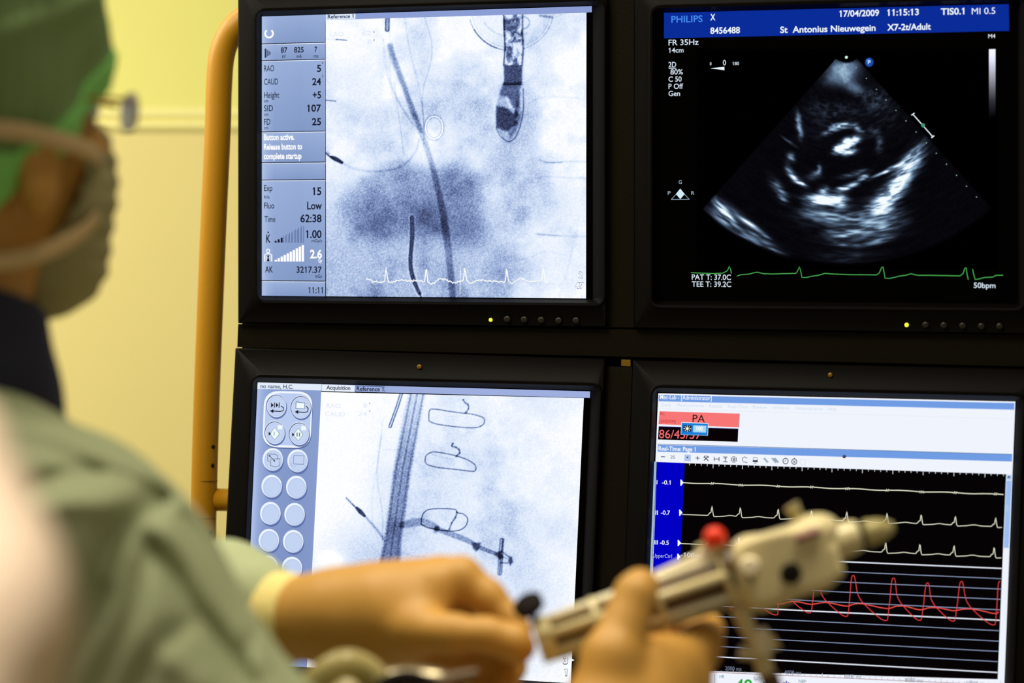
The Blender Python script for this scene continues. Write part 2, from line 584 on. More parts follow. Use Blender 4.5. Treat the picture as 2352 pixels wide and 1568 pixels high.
# ------------------------------------------------------------------ the rack that carries the monitors
rack = empty('monitor_rack', W(1425, 790, 2.9), 'black metal rack with an ochre tube frame holding the four monitors', 'rack')
def slab(name, pl, q, h0, h1, m, parent=None, label=None):
    V = [pl.P(*p, h1) for p in q] + [pl.P(*p, h0) for p in q]
    return link(name, mesh(name, V, [(3, 2, 1, 0), (4, 5, 6, 7), (1, 5, 4, 0), (2, 6, 5, 1), (3, 7, 6, 2), (0, 4, 7, 3)]), m, parent or rack, smooth=False, label=label)
slab('crossbeam', PL['UL'], [(547, 744), (2420, 770), (2420, 843), (545, 797)], -0.05, 0.004, M['rack'])
slab('column', PL['UL'], [(1394, -60), (1456, -60), (1456, 752), (1394, 751)], -0.05, 0.002, M['rack'])
slab('column', PL['LL'], [(1393, 841), (1452, 843), (1420, 1700), (1352, 1690)], -0.05, 0.002, M['rack'])
slab('back_plate', PL['UL'], [(556, -50), (2400, -60), (2400, 880), (556, 812)], -0.092, -0.077, M['rack'])
slab('back_plate', PL['LL'], [(548, 822), (2400, 860), (2360, 1700), (510, 1600)], -0.092, -0.077, M['rack'])
slab('bracket', PL['LL'], [(1427, 825), (1448, 826), (1448, 841), (1427, 840)], -0.01, -0.004, M['brass'], label='small brass bracket between the beam and the lower column')
dt = 3.075
r_t = 30 / FPX * dt
tubeo = tube('frame_tube', [W(780, 26, 3.0), W(640, 27, 3.04), W(572, 38, dt), W(532, 72, dt), W(510, 125, dt), W(503, 200, dt), W(500, 300, dt), W(490, 520, dt), W(482, 720, dt),
                   W(475, 905, dt), W(468, 1150, dt), W(462, 1400, dt), W(455, 1640, dt)], r_t, M['ochre'], rack, seg=36)
tube('cross_tube', [W(478, 1147, dt + .004), W(560, 1148, dt), W(640, 1150, 3.05)], 26 / FPX * dt, M['ochre'], rack, seg=28, smooth_n=0)
for y, x in ((1104, 470), (1190, 467)):
    lathe('joint_ring', W(x, y - 1.2, dt), W(x, y + 1.2, dt), [(0, r_t * .98), (0, r_t * 1.006), (1, r_t * 1.006), (1, r_t * .98)], M['brass'], tubeo)
for x, y, s in ((492, 1025, 5), (491, 1068, 5), (485, 1222, 7)):
    nn = np.array([.68, -.73, 0])
    a = W(x - 20, y, dt) + nn * (r_t - .001)
    lathe('screw', a, a + nn * 0.0016, [(0, s / FPX * dt), (.7, s / FPX * dt), (1, s / FPX * dt * .6)], M['screw'], tubeo)


# ------------------------------------------------------------------ pictures on the screens (rasters as finely divided surfaces)
def noise(shape, cell, seed):
    """smooth value noise in 0..1 on a pixel grid; cell is a number or (cell_y, cell_x)"""
    cy, cx = (cell, cell) if np.isscalar(cell) else cell
    r = np.random.default_rng(seed)
    gy, gx = int(shape[0] / cy) + 3, int(shape[1] / cx) + 3
    g = r.random((gy, gx))
    y = np.arange(shape[0]) / cy; x = np.arange(shape[1]) / cx
    yi, xi = y.astype(int), x.astype(int)
    fy, fx = y - yi, x - xi
    fy = fy * fy * (3 - 2 * fy); fx = fx * fx * (3 - 2 * fx)
    a = g[yi][:, xi] * (1 - fx) + g[yi][:, xi + 1] * fx
    b = g[yi + 1][:, xi] * (1 - fx) + g[yi + 1][:, xi + 1] * fx
    return a * (1 - fy)[:, None] + b * fy[:, None]
def fbm(shape, cell, seed, n=4):
    s = 0; w = 0
    for i in range(n):
        s = s + noise(shape, max(cell / 2 ** i, 1.01), seed + i) * 0.6 ** i; w += 0.6 ** i
    return s / w

class Raster:
    def __init__(self, quad, step=1.25):
        self.q = np.array(quad, float)
        w = np.linalg.norm(self.q[1] - self.q[0]); h = np.linalg.norm(self.q[3] - self.q[0])
        self.nx, self.ny = int(w / step) + 1, int(h / step) + 1
        u, v = np.meshgrid(np.linspace(0, 1, self.nx), np.linspace(0, 1, self.ny))
        q = self.q[:, None, None, :]
        self.XY = q[0] * ((1 - u) * (1 - v))[..., None] + q[1] * (u * (1 - v))[..., None] + q[2] * (u * v)[..., None] + q[3] * ((1 - u) * v)[..., None]
        self.X, self.Y = self.XY[..., 0], self.XY[..., 1]
        self.D = np.zeros(self.X.shape)        # darkness
        self.shape = self.X.shape
        self.step = step
    def blob(self, x, y, rx, ry, a, rot=0.0, p=1.0):
        c, s = math.cos(math.radians(rot)), math.sin(math.radians(rot))
        dx, dy = self.X - x, self.Y - y
        u, v = (dx * c + dy * s) / rx, (-dx * s + dy * c) / ry
        self.D += a * np.exp(-(u * u + v * v) ** p)
    def dist(self, pts, widths=None):
        """distance to a polyline (and the width interpolated along it)"""
        P = np.array(pts, float)
        best = np.full(self.shape, 1e9); wd_ = np.zeros(self.shape); side = np.zeros(self.shape)
        w = np.ones(len(P)) if widths is None else np.array(widths, float)
        for i in range(len(P) - 1):
            p, d = P[i], P[i + 1] - P[i]
            L = max(d.dot(d), 1e-9)
            t = np.clip(((self.X - p[0]) * d[0] + (self.Y - p[1]) * d[1]) / L, 0, 1)
            ex, ey = self.X - p[0] - t * d[0], self.Y - p[1] - t * d[1]
            r = np.hypot(ex, ey)
            m = r < best
            best = np.where(m, r, best); wd_ = np.where(m, w[i] + (w[i + 1] - w[i]) * t, wd_)
            side = np.where(m, (ex * -d[1] + ey * d[0]) / math.sqrt(L), side)
        return best, wd_, side
    def stroke(self, pts, w, a, soft=1.2, curve=6, edge=0.0, core=None):
        n = len(pts)
        w = np.full(n, w, float) if np.isscalar(w) else np.array(w, float)
        Q = catmull(np.hstack([np.array(pts, float), w[:, None]]), curve) if curve and n > 2 else np.hstack([np.array(pts, float), w[:, None]])
        d, wd_, side = self.dist(Q[:, :2], Q[:, 2])
        h = wd_ / 2
        m = 1 / (1 + np.exp(np.clip((d - h) / (soft * .45), -30, 30)))
        self.D += a * m
        if edge:
            self.D += edge * np.exp(-((d - h) / 1.4) ** 2)
        return d, h, side, m
    def polym(self, pts, soft):
        """soft mask of a polygon"""
        P = np.array(pts, float)
        inside = np.zeros(self.shape, bool)
        j = len(P) - 1
        for i in range(len(P)):
            xi, yi, xj, yj = P[i][0], P[i][1], P[j][0], P[j][1]
            c = ((yi > self.Y) != (yj > self.Y)) & (self.X < (xj - xi) * (self.Y - yi) / ((yj - yi) or 1e-9) + xi)
            inside ^= c; j = i
        d, _, _ = self.dist(np.vstack([P, P[:1]]))
        sd = np.where(inside, -d, d)
        return 1 / (1 + np.exp(np.clip(sd / soft, -30, 30)))
    def build(self, name, pl, parent, rgb, h=0.0006, label=None):
        V = pl.P(self.X.ravel(), self.Y.ravel(), h)
        i = np.arange(self.ny * self.nx).reshape(self.ny, self.nx)
        Q = np.stack([i[1:, :-1], i[1:, 1:], i[:-1, 1:], i[:-1, :-1]], -1).reshape(-1, 4)
        me = mesh_quads(name, V, Q)
        ca = me.color_attributes.new('Col', 'FLOAT_COLOR', 'POINT')
        C = np.hstack([lin(rgb.reshape(-1, 3)), np.ones((self.ny * self.nx, 1))])
        ca.data.foreach_set('color', C.astype(np.float32).ravel())
        return link(name, me, DISPLAY, parent, smooth=False, label=label)

def xray_rgb(R, seed, grain=1.0):
    g = (noise(R.shape, 1.9, seed) + noise(R.shape, 1.3, seed + 9)) / 2 - 0.5
    D = R.D + grain * g * (0.08 + 0.75 * np.clip(R.D, 0, 0.4))
    D = np.clip(D, 0, 1)
    k = [0, .06, .2, .4, .6, .8, 1.0]
    cols = [(255, 255, 255), (237, 244, 255), (207, 222, 247), (154, 175, 216), (102, 120, 168), (58, 67, 104), (26, 32, 52)]
    return np.stack([np.interp(D, k, [c[i] for c in cols]) for i in range(3)], -1)

# ---- upper left X-ray
R = Raster([(748, 46), (1347, 29), (1346, 685), (749, 680)])
m = fbm(R.shape, 90, 11); R.D += np.clip((m - 0.43) * 0.75, 0, 1) + 0.01
m = fbm(R.shape, 30, 21, 3); R.D += np.clip((m - 0.5) * 0.2, 0, 1)
R.D *= 1 - 0.92 * np.exp(-(((R.X - 790) / 85) ** 2 + ((R.Y - 110) / 120) ** 2))
R.D *= 1 - 0.7 * np.exp(-(((R.X - 1060) / 70) ** 2 + ((R.Y - 70) / 60) ** 2))
R.D *= 1 - 0.6 * np.exp(-(((R.X - 1290) / 60) ** 2 + ((R.Y - 130) / 70) ** 2))
R.D *= 1 - 0.6 * np.exp(-(((R.X - 1300) / 70) ** 2 + ((R.Y - 620) / 60) ** 2))
R.D += 0.25 / (1 + np.exp(-(R.Y - 500 + (R.X - 800) * 0.05) / 38)) * (1 / (1 + np.exp((R.X - 1170) / 45)))
R.D += 0.06 / (1 + np.exp(-(R.Y - 380) / 30)) * (1 / (1 + np.exp((R.X - 1180) / 30)))
R.D += 0.22 * R.polym([(770, 470), (800, 425), (850, 400), (880, 376), (930, 372), (975, 386), (1010, 380), (1062, 384), (1085, 408), (1100, 462), (1112, 515),
                       (1095, 550), (1060, 552), (1000, 540), (950, 538), (900, 550), (860, 556), (825, 535), (790, 500)], 9)
R.D += 0.13 * R.polym([(890, 372), (930, 368), (985, 386), (1040, 380), (1080, 392), (1102, 460), (1116, 530), (1100, 575), (1050, 570), (1000, 545), (950, 520), (900, 440)], 8)
R.D += 0.08 * R.polym([(790, 460), (860, 440), (950, 500), (940, 535), (850, 560), (800, 510)], 9)
R.blob(955, 120, 30, 80, .07); R.blob(1090, 250, 60, 50, .06); R.blob(1040, 185, 45, 30, .04); R.blob(1110, 190, 30, 80, .03)
R.blob(1270, 430, 60, 70, .05); R.blob(1150, 470, 50, 100, .04); R.blob(1290, 480, 50, 50, .06)
d, h, s, mm = R.stroke([(896, 106), (906, 140), (925, 190), (948, 255), (968, 305), (985, 355), (1000, 410), (1016, 480), (1028, 560), (1035, 625), (1039, 680)],
                       [13, 14, 13, 13, 12, 12, 13, 15, 16, 15, 14], .26, 2.2)
R.stroke([(896, 106), (925, 190), (968, 300)], 9, .14, 2.5)
R.stroke([(930, 40), (938, 100), (950, 150), (962, 200), (972, 260), (974, 330)], 2, .14, 1.5)
R.stroke([(975, 40), (990, 90), (992, 125), (985, 160), (974, 195), (970, 240), (974, 290)], 1.6, .2, 1.5)
R.stroke([(880, 90), (884, 140), (892, 180), (905, 215), (925, 250), (945, 280), (965, 300)], 2, .12, 2)
R.stroke([(895, 180), (905, 210), (925, 250), (950, 290)], 2.5, .14, 2)
R.stroke([(905, 190), (915, 260), (922, 310), (928, 360)], 2, .15, 1.6)
R.stroke([(895, 120), (897, 180), (905, 240)], 1.6, .06, 1.6)
R.stroke([(785, 374), (810, 386), (845, 393), (885, 392), (920, 383), (945, 362), (958, 340), (962, 320)], 4, .17, 2.4)
R.stroke([(895, 85), (895, 60)], 1.3, .1, 1.2)
for a_, b_ in (((890, 40), (889.5, 68)),):
    R.stroke([a_, b_], 8.5, .38, 1, curve=0, edge=.55)
R.stroke([(748, 89), (775, 90.5)], 1.5, .12, 1.2, 0); R.stroke([(772, 90.5), (797, 92.5)], 1.6, .75, 1, 0)
R.stroke([(748, 230), (771, 232)], 1.8, .7, 1, 0)
R.stroke([(748, 351), (755, 357), (764, 363)], 3.5, .8, 1); R.stroke([(752, 349), (756, 352)], 4, .3, 1, 0)
R.stroke([(762, 361), (771, 365), (785, 373)], [7, 10, 7], .85, 1)
d, _, _ = R.dist(catmull([(1017 * 1 - 20 + 20 * math.cos(t) , 293 + 26 * math.sin(t)) for t in np.linspace(0, 6.283, 17)], 3))
R.D += .2 * np.exp(-((d - 2.6) / 1.5) ** 2) - .2 * np.exp(-(d / 1.7) ** 2)
R.D -= .06 * (np.hypot((R.X - 997) / 19, (R.Y - 293) / 25) < 1)
# ring with a disc at the top
def arc(cx, cy, rx, ry, a0, a1, n=24):
    t = np.radians(np.linspace(a0, a1, n)); return list(zip(cx + rx * np.cos(t), cy + ry * np.sin(t)))
R.D += .05 * (np.hypot((R.X - 1174) / 86, (R.Y - 22) / 88) < 1)
R.stroke(arc(1174, 20, 98, 96, 165, 95), 1.8, .4, 1.2, 0); R.stroke(arc(1174, 20, 98, 96, 150, 110), 2.6, .45, 1.2, 0)
R.stroke(arc(1174, 20, 98, 96, 85, 12), 1.4, .28, 1.2, 0); R.stroke(arc(1174, 22, 90, 88, 170, 10), 1.4, .2, 1.4, 0)
R.stroke(arc(1174, 22, 70, 62, 150, 60), 2.4, .2, 2, 0); R.stroke(arc(1200, 52, 16, 14, -80, 90), 2.4, .35, 1.5, 0)
R.stroke([(1240, 36), (1268, 40)], 5, .3, 1.5, 0)
# probe
pm = R.polym([(1156, 30), (1201, 30), (1200, 80), (1203, 110), (1200, 150), (1199, 195), (1201, 205), (1203, 250), (1196, 290), (1184, 318), (1170, 326), (1155, 320), (1142, 296), (1138, 262), (1141, 232), (1150, 205), (1158, 186), (1157, 150), (1160, 110), (1157, 70)], 1.0)
pat = fbm(R.shape, 12, 77, 3)
sol = np.clip((pat - 0.46) * 9, 0, 1)
band = np.clip(1 - np.abs(R.Y - 170) / 24, 0, 1) > 0.05
seg = 0.5 + 0.5 * np.sin(R.Y * 0.42 + 1.2 * np.sin((R.X - 1178) * .13))
body = np.where(R.Y < 150, 0.34 + 0.42 * sol * np.clip(.6 + seg * .5, 0, 1) - .22 * (pat < .40), 0.34)
body = np.where((R.Y >= 150) & (R.Y < 196), 0.74 + .06 * pat, body)
R.D = R.D * (1 - pm) + pm * body
ed, _, _ = R.dist([(1157, 30), (1158, 70), (1160, 110), (1157, 150)]); R.D += .6 * np.exp(-(ed / 2) ** 2) * (R.Y < 152)
ed, _, _ = R.dist([(1200, 30), (1200, 80), (1202, 110), (1199, 150)]); R.D += .55 * np.exp(-(ed / 2.2) ** 2) * (R.Y < 152)
R.D += .35 * R.polym([(1157, 190), (1197, 190), (1194, 215), (1190, 245), (1178, 250), (1165, 222), (1150, 222), (1148, 212)], 1.2)
blk = R.polym([(1140, 243), (1158, 246), (1168, 250), (1180, 262), (1184, 250), (1190, 262), (1183, 275), (1190, 282), (1176, 292), (1168, 302), (1152, 298), (1140, 292)], 1.0)
R.D = R.D * (1 - blk) + blk * .84
R.D -= .22 * R.polym([(1162, 222), (1172, 228), (1182, 252), (1170, 248)], 1.2) + .15 * R.polym([(1193, 200), (1199, 205), (1200, 245), (1193, 260)], 1.5)
R.D += .3 * R.polym([(1185, 240), (1194, 215), (1197, 270), (1186, 300), (1172, 318), (1168, 308), (1182, 285)], 1.5)
R.stroke([(1140, 293), (1146, 308), (1158, 320), (1170, 325), (1183, 316), (1194, 292), (1202, 252), (1202, 204)], 2, .45, 1.3)
# ribs
for (pts, a_) in (([(1240, 368), (1262, 373), (1300, 371), (1346, 371)], .16), ([(1252, 373), (1290, 373)], .3), ([(1235, 410), (1262, 405), (1300, 408), (1346, 409)], .12),
                  ([(1230, 537), (1262, 540), (1300, 542), (1346, 543)], .16), ([(1236, 538), (1285, 541)], .22), ([(1215, 238), (1240, 225), (1280, 222), (1330, 226)], .1),
                  ([(1222, 590), (1250, 578), (1300, 585)], .08), ([(1330, 500), (1310, 590), (1285, 680)], .06), ([(1258, 180), (1250, 215)], .07),
                  ([(1205, 660), (1230, 650), (1290, 655)], .05), ([(1318, 560), (1300, 640)], .05), ([(1150, 400), (1160, 470), (1165, 560)], .04)):
    R.stroke(pts, 2.2, a_, 2.2)
# lead
ld, lh, ls, lm = R.stroke([(946, 499), (947, 540), (943, 590), (944, 618), (950, 642), (958, 662), (964, 674)], [8, 9, 8.5, 9, 9, 8, 7], 0, 1.1)
R.D = R.D * (1 - lm) + lm * (.78 + .17 * np.clip(ld / 4.5, 0, 1))
R.stroke([(964, 672), (967, 681)], 2.5, .7, 1, 0)
R.D -= .08 * np.exp(-((ld - lh - 3) / 2) ** 2)
R.build('x_ray_picture', PL['UL'], SCN['UL'], xray_rgb(R, 100))

# ---- lower left X-ray
R = Raster([(738, 900), (1341, 914), (1311, 1568.5), (705, 1532)])
m = fbm(R.shape, 80, 211); R.D += np.clip((m - 0.40) * 0.55, 0, 1)
m = fbm(R.shape, 24, 221, 3); R.D += np.clip((m - 0.5) * 0.16, 0, 1)
cen = np.exp(-(((R.X - 1090) / 190) ** 2 + ((R.Y - 1130) / 260) ** 2) ** 1.4)
R.D = R.D * (.15 + .95 * cen) + .06 * cen
R.D *= 1 - .9 / (1 + np.exp((R.X - 868 + (R.Y - 900) * .09) / 18)) * (1 / (1 + np.exp((R.Y - 1210) / 30)))
R.D += .16 * np.exp(-(((R.X - 840) / 75) ** 2 + ((R.Y - 1275) / 60) ** 2)) + .14 * np.exp(-(((R.X - 800) / 120) ** 2 + ((R.Y - 1350) / 60) ** 2))
R.D += .10 * np.exp(-(((R.X - 980) / 90) ** 2 + ((R.Y - 1150) / 140) ** 2)) + .08 * np.exp(-(((R.X - 1130) / 120) ** 2 + ((R.Y - 1330) / 90) ** 2))
R.D += .06 * np.exp(-(((R.X - 1200) / 90) ** 2 + ((R.Y - 1510) / 60) ** 2)) + .05 * np.exp(-(((R.X - 1250) / 60) ** 2 + ((R.Y - 1380) / 70) ** 2))
R.blob(765, 1290, 26, 22, -.25)
# wide guide tube
tm = R.polym([(940, 895), (979, 895), (962, 985), (944, 1082), (931, 1180), (922, 1240), (918, 1320), (864, 1320), (878, 1262), (886, 1220), (903, 1085), (920, 990)], 1.2)
cx = np.interp(R.Y, [900, 1082, 1240, 1320], [959, 924, 902, 890]); hw = np.interp(R.Y, [900, 1082, 1240, 1320], [19.5, 20.5, 19, 27])
s = (R.X - cx) / hw
dens = np.interp(R.Y, [900, 980, 1040, 1150, 1230, 1310], [.22, .34, .48, .52, .60, .62])
stripes = .12 * np.cos(s * 9) + .08 * np.cos(s * 17)
dens = dens + stripes * np.interp(R.Y, [900, 1220], [1.0, .45]) + .14 * np.exp(-((np.abs(s) - .93) / .1) ** 2) * (np.sin(R.Y * .75) > -.2)
R.D = R.D * (1 - tm) + tm * dens
# wires
def wire(pts, w=1.8, a=.72): R.stroke(pts, w, a, 1.0)
wire([(985, 965), (986, 944), (996, 939), (1030, 944), (1060, 948), (1085, 951), (1108, 958), (1113, 966), (1108, 976), (1090, 982), (1050, 980), (1005, 974), (988, 968), (985, 965)])
wire([(976, 1058), (979, 1046), (992, 1038), (1012, 1039), (1045, 1046), (1070, 1054), (1090, 1066), (1093, 1077), (1086, 1082), (1050, 1078), (1005, 1073), (981, 1066), (976, 1058)])
wire([(967, 1203), (970, 1184), (980, 1172), (1000, 1168), (1043, 1169), (1050, 1177), (1064, 1180), (1074, 1191), (1070, 1207), (1055, 1217), (1030, 1219), (985, 1212), (967, 1203)])
for p in ([(1070, 947), (1076, 938), (1075, 929), (1069, 925), (1064, 918)], [(1048, 1047), (1056, 1040), (1054, 1032), (1047, 1027), (1038, 1024), (1040, 1018)], [(1050, 1176), (1046, 1188), (1038, 1200), (1032, 1215)]):
    R.stroke(p, 3, .5, 1.4); 
    for q in p: R.blob(q[0], q[1], 2.2, 2.2, .3)
R.stroke([(985, 1040), (1010, 1048), (1040, 1055)], 1.5, .15, 1.5)
# delivery shaft and clip
R.stroke([(924, 1206), (940, 1202), (962, 1198), (985, 1202), (1003, 1212)], [14, 17, 18, 16, 14], .26, 1.6, edge=.04)
R.stroke([(1003, 1214), (1030, 1224), (1060, 1235), (1090, 1249)], [10, 12, 12, 9], .34, 1.3, edge=.08)
R.stroke([(1100, 1256), (1125, 1266), (1146, 1274)], 7, .3, 1.2, edge=.2)
R.D += .25 * R.polym([(1000, 1206), (1009, 1209), (1003, 1226), (994, 1223)], 1)
kn = R.polym([(1084, 1246), (1104, 1247), (1102, 1258), (1094, 1266), (1086, 1258)], 1.0); R.D = R.D * (1 - kn) + kn * .82
kn = R.polym([(1138, 1269), (1150, 1266), (1156, 1280), (1148, 1284), (1139, 1276)], 1.0); R.D = R.D * (1 - kn) + kn * .82
R.blob(905, 1212, 18, 20, .12)
R.stroke([(1153, 1240), (1150, 1278), (1148, 1316)], 9, .22, 1.1, edge=.3); R.stroke([(1155, 1238), (1152, 1268)], 2.5, .5, 1, 0)
R.stroke([(1150, 1285), (1148, 1317)], 2.5, .3, 1, 0)
R.stroke([(1152, 1265), (1172, 1281)], 3, .4, 1.1, 0); R.stroke([(1150, 1292), (1172, 1293)], 3, .4, 1.1, 0); R.stroke([(1151, 1277), (1172, 1286)], 2, .3, 1.1, 0)
kn = R.polym([(1170, 1277), (1176, 1279), (1178, 1290), (1172, 1298), (1168, 1290)], 1.0); R.D = R.D * (1 - kn) + kn * .85
# loose electrode
R.stroke([(795, 1143), (805, 1153), (818, 1166)], 3, .75, 1); 
for t in np.linspace(0, .5, 4): R.blob(795 + 23 * t, 1143 + 23 * t, 2, 1, -.5, 45)
kn = R.stroke([(820, 1167), (828, 1175), (837, 1184)], [7, 10, 6], 0, 1)[3]; R.D = R.D * (1 - kn) + kn * .86
R.stroke([(838, 1185), (852, 1200), (868, 1219), (880, 1237)], 5, .3, 1.6)
R.stroke([(876, 1000), (869, 1050), (866, 1090), (872, 1140), (879, 1180), (878, 1240)], 2, .17, 1.8)
R.stroke([(880, 960), (868, 1060), (856, 1130), (856, 1200), (872, 1245)], 1.5, .1, 1.8)
R.stroke([(880, 1033), (915, 1032)], 2, .1, 2, 0); R.stroke([(960, 1040), (985, 1044)], 2, .08, 2, 0)
R.stroke([(922, 1268), (945, 1276), (975, 1278)], 2, .12, 2)
sp = R.stroke([(923, 900), (912, 935), (896, 979)], 5.5, .12, 1, 0, edge=.6)
R.D -= 0
R.build('x_ray_picture', PL['LL'], SCN['LL'], xray_rgb(R, 300))

# ---- ultrasound fan
R = Raster([(1600, 112), (2290, 112), (2290, 618), (1600, 618)], 1.3)
ax, ay = 1944, 108
dx, dy = R.X - ax, R.Y - ay
rr = np.hypot(dx, dy); th = np.degrees(np.arctan2(dx, dy))
# streak noise that follows the arcs
def polar_noise(cr, ct, seed):
    r_ = np.random.default_rng(seed)
    g = r_.random((int(620 / cr) + 4, int(120 / ct) + 4))
    a = np.clip(rr / cr, 0, g.shape[0] - 2.01); b = np.clip((th + 60) / ct, 0, g.shape[1] - 2.01)
    ai, bi = a.astype(int), b.astype(int); fa, fb = a - ai, b - bi
    fa = fa * fa * (3 - 2 * fa); fb = fb * fb * (3 - 2 * fb)
    return (g[ai, bi] * (1 - fa) * (1 - fb) + g[ai + 1, bi] * fa * (1 - fb) + g[ai, bi + 1] * (1 - fa) * fb + g[ai + 1, bi + 1] * fa * fb)
st = .6 * polar_noise(5.5, 4.2, 5) + .4 * polar_noise(3, 2.1, 6)
B = np.zeros(R.shape)
def bl(x, y, rx, ry, a, rot=0):
    global B
    c, s_ = math.cos(math.radians(rot)), math.sin(math.radians(rot))
    u, v = ((R.X - x) * c + (R.Y - y) * s_) / rx, (-(R.X - x) * s_ + (R.Y - y) * c) / ry
    B += a * np.exp(-(u * u + v * v))
bl(1938, 160, 32, 24, .75); bl(1960, 200, 26, 12, .45, 30); bl(1915, 185, 26, 14, .25); bl(2010, 230, 30, 22, .14, 45)
bl(1930, 255, 60, 18, .1); bl(1875, 270, 30, 50, .05); bl(2040, 260, 40, 40, .05)
bl(1912, 298, 22, 7, .5, -25); bl(1940, 288, 24, 7, .8, -5); bl(1972, 297, 16, 6, .4, 35)
bl(1955, 323, 17, 8, 1.5, -18); bl(1936, 338, 20, 8, 1.5, -25); bl(1948, 348, 16, 8, .9, -10); bl(1930, 340, 10, 6, .8)
bl(1834, 278, 6, 18, .5, -5); bl(1838, 305, 6, 16, .35, -10); bl(1813, 326, 18, 3, .25, 35)
bl(1816, 362, 9, 8, .7, 60); bl(1810, 385, 10, 7, .45, 60); bl(1822, 405, 16, 6, .6, 50); bl(1842, 422, 14, 5, .9, 30); bl(1830, 412, 18, 8, .3, 40)
bl(1882, 388, 5, 9, .6); bl(1872, 402, 16, 8, .3, -20)
bl(1785, 430, 10, 26, .32, -38); bl(1798, 450, 10, 14, .35, -30)
bl(1893, 440, 12, 10, .7); bl(1900, 455, 40, 7, 1.0, 5); bl(1898, 466, 34, 5, 1.5, 5); bl(1925, 460, 16, 16, .6); bl(1865, 462, 18, 10, .4)
bl(1938, 433, 16, 6, 1.0, -12); bl(1960, 424, 14, 5, .6, -15); bl(1983, 408, 10, 4.5, 1.5, -22); bl(1965, 398, 30, 6, .35, -15)
bl(2070, 415, 15, 62, .95, 38); bl(2040, 452, 18, 44, .95, 42); bl(2085, 372, 14, 40, .5, 40); bl(2045, 388, 30, 3.5, .75, -27); bl(2020, 400, 26, 3.5, .5, -25); bl(2098, 350, 6, 26, .5, 45)
bl(2015, 480, 30, 20, .35); bl(1950, 500, 75, 18, .42); bl(1880, 490, 40, 14, .3); bl(2050, 500, 30, 20, .25)
bl(1975, 530, 60, 14, .45, -5); bl(1960, 540, 50, 10, .35); bl(2020, 552, 32, 6, .6, -15); bl(1945, 560, 36, 5, .5, 5); bl(2030, 520, 40, 14, .2)
bl(2020, 330, 8, 20, .22); bl(2005, 300, 12, 14, .14)
bl(1665, 487, 36, 7, .8, 48); bl(1655, 500, 30, 14, .35, 48); bl(1700, 500, 60, 10, .25, 40); bl(1730, 520, 36, 4.5, .8, 38); bl(1700, 540, 60, 14, .35, 38)
bl(1760, 565, 50, 12, .42, 32); bl(1770, 585, 50, 8, .45, 27); bl(1800, 598, 30, 5, .3, 25)
bl(1950, 590, 60, 14, .1)
I = B * (0.35 + 1.15 * np.clip(st * 1.9 - .55, 0, 1.2))
I = np.where((rr < 110), B * (0.5 + .7 * fbm(R.shape, 9, 55, 3)), I)
fan = 1 / (1 + np.exp(np.clip((rr - 497) / 2.0, -30, 30))) * 1 / (1 + np.exp(np.clip(-(rr - 36) / .8, -30, 30)))
fan *= 1 / (1 + np.exp(np.clip((-41.6 - th) / .12, -30, 30))) * 1 / (1 + np.exp(np.clip((th - 42) / .12, -30, 30)))
g = noise(R.shape, 1.4, 900)
I = (I + .022 + .02 * st + .02 * (g - .5)) * fan
I = np.clip(I, 0, 1)
k = [0, .03, .15, .4, .7, 1]
cols = [(0, 0, 0), (6, 5, 10), (32, 38, 50), (88, 110, 136), (165, 195, 220), (245, 252, 255)]
R.build('ultrasound_picture', PL['UR'], SCN['UR'], np.stack([np.interp(I, k, [c[i] for c in cols]) for i in range(3)], -1), h=0.0005)

# ------------------------------------------------------------------ lettering and graphics of the upper left screen
NAVY, WH = (24, 28, 50), (255, 255, 255)
SB, SBD = (140, 160, 208), (30, 38, 70)
D = Draw(PL['UL'])
sl = PL['UL'].slope
def bar_row(D, x0, y0, x1, y1, top_col, bot_col, x0b=None, x1b=None, n=6, h=0.0004, edge=None):
    """panel with a soft left-to-right screen gradient of its own (part of the picture shown)"""
    x0b = x0 if x0b is None else x0b; x1b = x1 if x1b is None else x1b
    P = D.pl
    V, C, F = [], [], []
    xs = [0, .04, .1, .2, .6, 1.0]; kk = [1, .8, .45, .15, 0, .12]
    ec = np.array(edge if edge is not None else top_col, float)
    ys = np.linspace(0, 1, n)
    for j, v in enumerate(ys):
        base = np.array(top_col, float) * (1 - v) + np.array(bot_col, float) * v
        y = y0 + (y1 - y0) * v
        xa, xb = x0 + (x0b - x0) * v, x1 + (x1b - x1) * v
        for u, q in zip(xs, kk):
            x = xa + (xb - xa) * u
            V.append((x, y + P.slope(y) * (x - xa))); C.append(base * (1 - q) + ec * q)
    m_ = len(xs)
    for j in range(n - 1):
        for i in range(m_ - 1): F.append((j * m_ + i, j * m_ + i + 1, (j + 1) * m_ + i + 1, (j + 1) * m_ + i))
    D.raw(V, F, np.array(C), h)
rows = [(38, 100), (103, 138.5), (141.5, 302), (305, 372.5), (376, 412.5), (416, 643.5), (647, 678.5)]
for a, b in rows:
    bar_row(D, 601.5, a, 747, b, (152, 174, 216), (130, 152, 198), edge=(172, 194, 232))
D.rect(601.5, 38, 747, 679, (130, 150, 200), h=0.0002)
for a, b in rows[:-1]:
    D.rect(601.5, b, 747.5, b + 2.0, (22, 28, 58), h=0.0006)
    D.rect(601.5, b + 2.0, 747.5, b + 3.6, (226, 236, 252), h=0.0006)
D.rect(747, 33.3, 1359.5, 47, (140, 158, 212), h=0.0004)
D.rect(748.5, 33.5, 816.5, 45.5, (226, 236, 250), h=0.0005)
D.build('readout_panel', SCN['UL'])
D.ring(618, 77, 9, 9, 4, WH, 0.0008, -55, 235)
D.poly([(608, 111.5), (610.8, 111.5), (610.8, 133), (608, 133)], NAVY, .0008)
